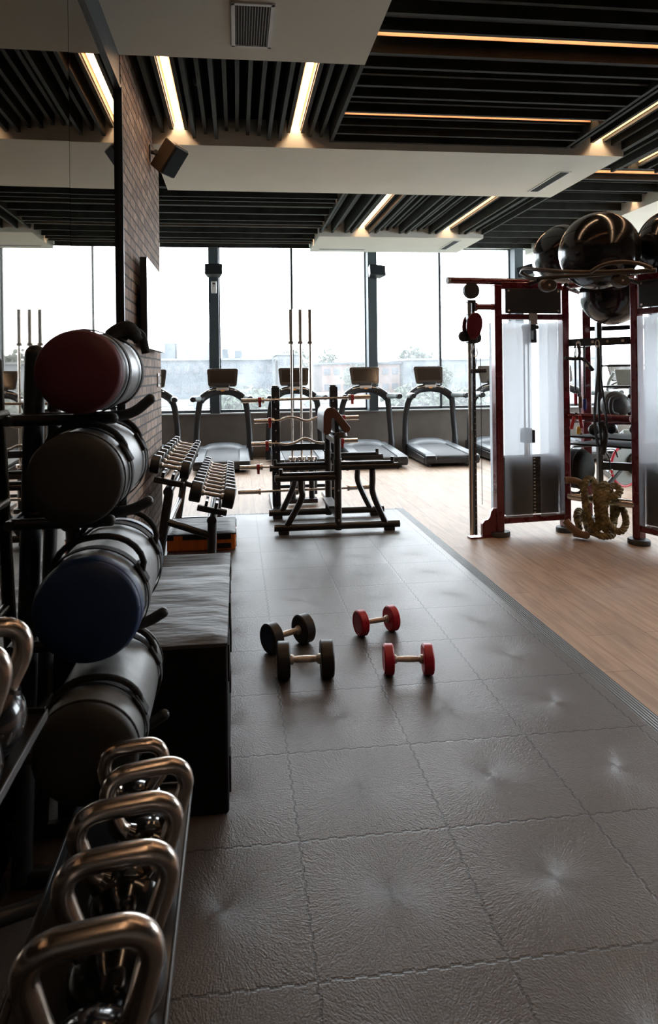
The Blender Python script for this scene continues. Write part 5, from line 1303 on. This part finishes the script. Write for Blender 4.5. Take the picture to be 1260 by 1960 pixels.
obj('cord', MB().tube(smooth_path([(-0.055, -0.05, 0.02), (-0.03, -0.03, 0.05), (0.0, -0.05, 0.03)], 5), 0.004, 8), M['rubber'], t)

# battle rope wound over the roller tube
def rope_strands(path, r, pitch=0.125, seg=8):
    """three twisted strands following path"""
    P = [Vector(p) for p in path]
    # resample
    Q = [P[0]]; step = 0.0135
    for a, b_ in zip(P, P[1:]):
        d = (b_ - a).length; n = max(1, int(d / step))
        for i in range(1, n + 1): Q.append(a + (b_ - a) * i / n)
    out = []
    T = [(Q[min(i + 1, len(Q) - 1)] - Q[max(i - 1, 0)]).normalized() for i in range(len(Q))]
    nrm = T[0].cross(Vector((0, 0, 1)) if abs(T[0].z) < .9 else Vector((1, 0, 0))).normalized()
    frames = []
    for t_ in T:
        nrm = (nrm - t_ * nrm.dot(t_)).normalized(); frames.append((nrm.copy(), t_.cross(nrm)))
    s = 0; S = [0]
    for a, b_ in zip(Q, Q[1:]): s += (b_ - a).length; S.append(s)
    for k in range(3):
        out.append([Q[i] + (frames[i][0] * math.cos(2 * PI * S[i] / pitch + k * 2 * PI / 3) + frames[i][1] * math.sin(2 * PI * S[i] / pitch + k * 2 * PI / 3)) * r * .5 for i in range(len(Q))])
    return out
t = thing('battle_rope', 'thick olive brown battle rope bundled over the roller tube with taped ends', 'rope', (3.27, 5.60, WZ))
RP = (3.27, 5.60, WZ)
a_, b_ = Vector((3.10, 5.88, 0.335)), Vector((3.395, 5.505, 0.335))
ud = (b_ - a_).normalized(); nd = Vector((ud.y, -ud.x, 0)) * -1
if nd.y > 0: nd = -nd
ctrl = []
rnd = random.Random(5)
A = lambda u, dn, z: a_ + (b_ - a_) * u + nd * dn + Vector((0, 0, z - 0.335))
ctrl += [A(0.20, 0.02, 0.475), A(0.30, 0.06, 0.43), A(0.36, 0.10, 0.33), A(0.42, 0.10, 0.18), A(0.50, 0.02, 0.085), A(0.56, -0.07, 0.16), A(0.52, -0.09, 0.34), A(0.40, -0.04, 0.50), A(0.33, 0.05, 0.50), A(0.37, 0.115, 0.38)]
ctrl += [A(0.44, 0.14, 0.24), A(0.52, 0.12, 0.10), A(0.60, 0.09, 0.11), A(0.61, 0.12, 0.26), A(0.58, 0.11, 0.40), A(0.50, 0.03, 0.49), A(0.42, -0.06, 0.44), A(0.45, -0.10, 0.25), A(0.56, -0.05, 0.10)]
ctrl += [A(0.66, 0.06, 0.13), A(0.67, 0.13, 0.27), A(0.64, 0.11, 0.41), A(0.66, 0.02, 0.49), A(0.70, -0.10, 0.36), A(0.74, -0.06, 0.14), A(0.72, 0.08, 0.09), A(0.74, 0.14, 0.26), A(0.73, 0.08, 0.42), A(0.78, -0.05, 0.47), A(0.90, -0.04, 0.44), A(0.88, 0.04, 0.40), A(0.76, 0.10, 0.37), A(0.76, 0.13, 0.22), A(0.86, 0.08, 0.11), A(0.97, 0.03, 0.09), A(1.00, -0.04, 0.16), A(0.93, -0.05, 0.27), A(0.80, -0.09, 0.24), A(0.72, -0.09, 0.09), A(0.80, 0.02, 0.045), A(0.72, 0.12, 0.04), A(0.55, 0.10, 0.05), A(0.35, 0.02, 0.05), A(0.22, -0.06, 0.12), A(0.12, -0.04, 0.20), A(0.14, 0.04, 0.16), A(0.24, 0.10, 0.06), A(0.20, 0.16, 0.035)]
path = smooth_path(ctrl, 7)

for st in rope_strands(path, 0.032, 0.10):
    obj('strand', MB(RP).tube(st, 0.0165, 8), M['rope'], t)
tail = smooth_path([path[-1], Vector((3.10, 5.62, 0.035)), Vector((3.02, 5.58, 0.060)), Vector((2.95, 5.60, 0.115)), Vector((2.92, 5.64, 0.165))], 6)
obj('taped_end', MB(RP).tube(tail, [0.033] * (len(tail) - 3) + [0.030, 0.034, 0.036], 14), M['tape'], t, label='rope end wrapped in light brown tape')
tip = smooth_path([path[0], path[0] + Vector((-0.04, 0.02, 0.018)), path[0] + Vector((-0.09, 0.04, 0.022)), path[0] + Vector((-0.125, 0.05, 0.018))], 5)
obj('taped_end', MB(RP).tube(tip, [0.031] * (len(tip) - 4) + [0.029, 0.034, 0.036, 0.028], 14), M['tape'], t, label='frayed rope end wrapped in tape')

# exercise bikes standing further back, seen through the rig
def bike(x, y, rz, label):
    t = thing('exercise_bike', label, 'exercise bike', (x, y, WZ), rz, 'exercise bikes behind the rig')
    rim = MB(); rim.tube([Vector((0.25 * math.cos(a), 0, 0.34 + 0.25 * math.sin(a))) for a in [2 * PI * i / 48 for i in range(48)]], 0.016, 10, closed=True)
    obj('flywheel_rim', rim, M['red_rubber'], t)
    obj('flywheel', MB().lathe([(0.0, -0.012), (0.235, -0.010), (0.235, 0.010), (0.0, 0.012)], TR(0, 0, 0.34) @ RX(PI / 2), 40), M['tm_light'], t)
    obj('belt_cover', MB().lathe([(0.0, -0.03), (0.12, -0.03), (0.135, -0.015), (0.135, 0.015), (0.12, 0.03), (0.0, 0.03)], TR(0.14, -0.03, 0.36) @ RX(PI / 2), 28), M['tm_dark'], t)
    fr = MB().tube([(-0.42, 0, 0.06), (-0.05, 0, 0.32), (0.45, 0, 0.50), (0.62, 0, 0.06)], 0.028, 12)
    obj('frame', fr, M['tm_dark'], t)
    for xx in (-0.42, 0.62): obj('stabiliser', MB().tube([(xx, -0.25, 0.045), (xx, 0.25, 0.045)], 0.03, 12), M['tm_dark'], t)
    obj('handlebar_post', MB().tube([(-0.10, 0, 0.55), (-0.22, 0, 1.05)], 0.026, 12), M['tm_dark'], t)
    obj('handlebar', MB().tube(smooth_path([(0.02, -0.20, 1.10), (-0.20, -0.20, 1.12), (-0.26, 0, 1.08), (-0.20, 0.20, 1.12), (0.02, 0.20, 1.10)], 5), 0.018, 10), M['tm_dark'], t)
    obj('console', MB().box(-0.30, -0.26, -0.10, 0.10, 1.12, 1.26, RY(0.0)), M['tm_light'], t, bev=0.01)
    obj('seat_post', MB().tube([(0.38, 0, 0.48), (0.44, 0, 0.98)], 0.024, 12), M['chrome'], t)
    obj('saddle', MB().prism([(-0.13, -0.03), (0.08, -0.09), (0.14, -0.08), (0.14, 0.08), (0.08, 0.09), (-0.13, 0.03)], -0.02, 0.04, TR(0.44, 0, 1.0)), M['rubber'], t, bev=0.015)
    return t
bike(4.72, 7.62, math.radians(20), 'exercise bike with red rimmed flywheel seen low through the rig')
def elliptical(x, y, rz):
    t = thing('elliptical_trainer', 'pale grey and black cross trainer partly seen through the rig', 'cross trainer', (x, y, WZ), rz)
    obj('base', MB().box(-0.7, 0.7, -0.28, 0.28, 0.0, 0.09), M['tm_dark'], t, bev=0.02)
    obj('drive_cover', MB().prism([(-0.68, 0.09), (-0.70, 0.50), (-0.50, 0.72), (-0.15, 0.62), (0.05, 0.09)], -0.16, 0.16, axis='y'), M['tm_light'], t, bev=0.03)
    obj('mast', MB().tube(smooth_path([(-0.45, 0, 0.60), (-0.40, 0, 1.0), (-0.36, 0, 1.40)], 5), 0.05, 14), M['tm_dark'], t)
    obj('console', MB().prism([(-0.20, 1.30), (-0.24, 1.52), (0.24, 1.52), (0.20, 1.30)], -0.45, -0.40, axis='x'), M['tm_light'], t, bev=0.015)
    for s in (-1, 1):
        obj('arm_lever', MB().tube(smooth_path([(-0.30, s * 0.26, 0.50), (-0.24, s * 0.28, 1.0), (-0.16, s * 0.27, 1.30), (-0.20, s * 0.2, 1.48)], 5), 0.022, 10), M['tm_light'], t)
        obj('foot_pedal', MB().box(0.05, 0.42, s * 0.17 - 0.07, s * 0.17 + 0.07, 0.26 + s * .06, 0.30 + s * .06), M['rubber'], t, bev=0.01)
        obj('pedal_bar', MB().tube([(-0.35, s * 0.17, 0.34), (0.55, s * 0.17, 0.24 + s * .06)], 0.022, 10), M['tm_dark'], t)
elliptical(5.45, 8.75, math.radians(70))

# ================================================================== OUTSIDE
GZ = -2.0
struct('ground', MB().box(-160, 220, 12.9, 320, GZ - 0.3, GZ), M['grass'], label='wet grass outside the windows', cat='ground')
struct('ground', MB().box(-160, 220, 61, 69, GZ, GZ + 0.03), M['asphalt'], label='road outside the windows', cat='road')
def building(label, x0, x1, y, h, m_, rows, cols, extra=(), dep=12, roof='b_white'):
    t = thing('building', label, 'building', ((x0 + x1) / 2, y, GZ))
    W = (x1 - x0) / 2
    obj('wall', MB().box(-W, W, 0, dep, 0, h), M[m_], t)
    obj('roof', MB().box(-W - .3, W + .3, -.3, dep + .3, h, h + .28), M[roof], t)
    for j in range(rows):
        for i in range(cols):
            wx = -W + (i + .5) * 2 * W / cols; wz = (j + .42) * h / rows
            ww, hh = 2 * W / cols * .32, h / rows * .24
            obj('window', MB().box(wx - ww, wx + ww, -0.06, 0.02, wz - hh * .4, wz + hh * 1.3), M['b_glass'], t)
    for (a, c, z0, z1, mm) in extra:
        obj('rooftop_unit', MB().box(a, c, 2, dep - 2, z0, z1), M[mm], t)
    return t
building('long low blue grey industrial building across the road, left of the middle pillar', -12.5, 5.2, 92, 5.3, 'b_blue', 2, 14, ((-8.8, -4.9, 5.5, 7.8, 'b_blue'), (-4.7, 1.0, 5.5, 7.9, 'b_white'), (1.6, 2.4, 5.5, 6.9, 'b_blue'), (3.3, 4.4, 5.5, 6.7, 'b_blue')))
building('white apartment house with balconies between barbells and middle pillar', 5.9, 9.2, 96, 6.0, 'b_white', 3, 3)
building('salmon coloured low building to the right of the middle pillar', 12.4, 24.0, 96, 4.6, 'b_brick', 2, 8, (), roof='b_blue')
building('pale grey building behind the chrome cable column', 24.5, 34.0, 92, 5.0, 'b_pale', 2, 6)
building('white building seen through the training rig', 40.0, 56.0, 96, 5.2, 'b_white', 2, 9, ((-5, 0, 5.4, 7.0, 'b_pale'),))
building('pale low building at the far left, visible in the mirror', -40, -14.5, 96, 5.0, 'b_pale', 2, 12)
def tree(label, x, y, h, w_, group, trunk=True, seed=1):
    t = thing('tree' if trunk else 'bush', label, 'tree' if trunk else 'bush', (x, y, GZ), 0, group)
    rnd = random.Random(seed)
    if trunk: obj('trunk', MB().tube([(0, 0, 0.015), (0.1, 0, h * .55)], [0.22, 0.12], 8), M['bark'], t)
    b = MB()
    vs = []; fs = []
    n = 520 if trunk else 620
    for i in range(n):
        a, e, rr = rnd.uniform(0, 2 * PI), rnd.uniform(-1, 1), rnd.random() ** .4
        cz = h * (.62 if trunk else .45); rz = h * (.38 if trunk else .52)
        lump = 1 + .22 * math.sin(3 * a + seed) * math.cos(2.5 * e * PI + seed)
        x_, y_, z_ = w_ * rr * lump * math.cos(a) * math.sqrt(1 - e * e), w_ * .8 * rr * lump * math.sin(a) * math.sqrt(1 - e * e), cz + rz * rr * e * lump
        s = rnd.uniform(.16, .34) * (w_ / 2.2)
        c = Vector((x_, y_, max(0.05 + .34 * (w_ / 2.2), z_)))
        d1 = Vector((rnd.uniform(-1, 1), rnd.uniform(-1, 1), rnd.uniform(-1, 1))).normalized() * s
        d2 = d1.cross(Vector((rnd.uniform(-1, 1), rnd.uniform(-1, 1), rnd.uniform(-1, 1)))).normalized() * s
        d3 = d1.cross(d2).normalized() * s * .35
        k = len(vs)
        vs += [c + d1, c + d2, c - d1, c - d2, c + d3, c - d3]
        fs += [(k, k + 1, k + 4), (k + 1, k + 2, k + 4), (k + 2, k + 3, k + 4), (k + 3, k, k + 4), (k + 1, k, k + 5), (k + 2, k + 1, k + 5), (k + 3, k + 2, k + 5), (k, k + 3, k + 5)]
    me = bpy.data.meshes.new('foliage'); me.from_pydata([tuple(v) for v in vs], [], fs); me.update(); me.materials.append(M['leaf'])
    o = bpy.data.objects.new('foliage', me); COL.objects.link(o); o.parent = t
for i, (lb, x, y, h, w_) in enumerate((
    ('tree rising behind the white apartment house', 9.6, 112, 7.6, 2.7), ('pointed tree right of the middle window pillar', 16.3, 118, 7.9, 2.0), ('broad tree behind the salmon building', 30.5, 112, 7.4, 3.6),
    ('small tree in front of the salmon building', 15.2, 84, 4.4, 1.7), ('small tree beside the chrome cable column', 26.0, 84, 4.2, 2.0), ('tree seen through the training rig', 50.0, 118, 8.0, 3.4))):
    tree(lb, x, y, h, w_, 'hazy trees outside', True, i + 3)
for i, (lb, x, y, h, w_) in enumerate((('bush outside behind the left gap of the barbells', 0.6, 56, 2.3, 2.7), ('bush outside between the two middle treadmills', 15.6, 56, 2.3, 2.9), ('bush outside right of the chrome cable column', 20.5, 58, 1.9, 2.2))):
    tree(lb, x, y, h, w_, 'bushes outside', False, i + 20)
def car(x, y, label, m_='car_white'):
    t = thing('car', label, 'car', (x, y, GZ + .03), 0, 'parked cars outside')
    body = [(-2.2, .30), (-2.25, .65), (-2.05, .85), (-1.3, .95), (-.7, 1.40), (.9, 1.42), (1.5, .98), (2.1, .88), (2.25, .6), (2.2, .30)]
    obj('body', MB().prism(body, -.85, .85, axis='y'), M[m_], t, bev=0.08)
    obj('side_glass', MB().prism([(-1.1, .98), (-.62, 1.33), (.82, 1.34), (1.28, .99)], -.865, -.845, axis='y'), M['car_dark'], t)
    for xx in (-1.4, 1.4):
        for yy in (-.8, .8): obj('wheel', MB().cyl((xx, yy - .1, .32), (xx, yy + .1, .32), .32, seg=20), M['car_dark'], t)
car(-7.6, 65, 'pale car outside, just right of the brick pier')
car(-2.6, 66.5, 'second pale car outside, left of the left window pillar')
car(8.4, 66, 'pale car outside between the barbells and the middle pillar')
t = thing('street_lamp', 'thin street lamp outside between the left pillar and the barbells', 'street lamp', (4.0, 74, GZ))
obj('pole', MB().tube(smooth_path([(0, 0, 0.01), (0, 0, 5.4), (-0.4, 0, 6.0), (-1.8, 0, 6.25)], 5), 0.06, 8), M['b_pale'], t)
obj('lamp_head', MB().box(-2.4, -1.7, -.12, .12, 6.2, 6.3), M['b_pale'], t)
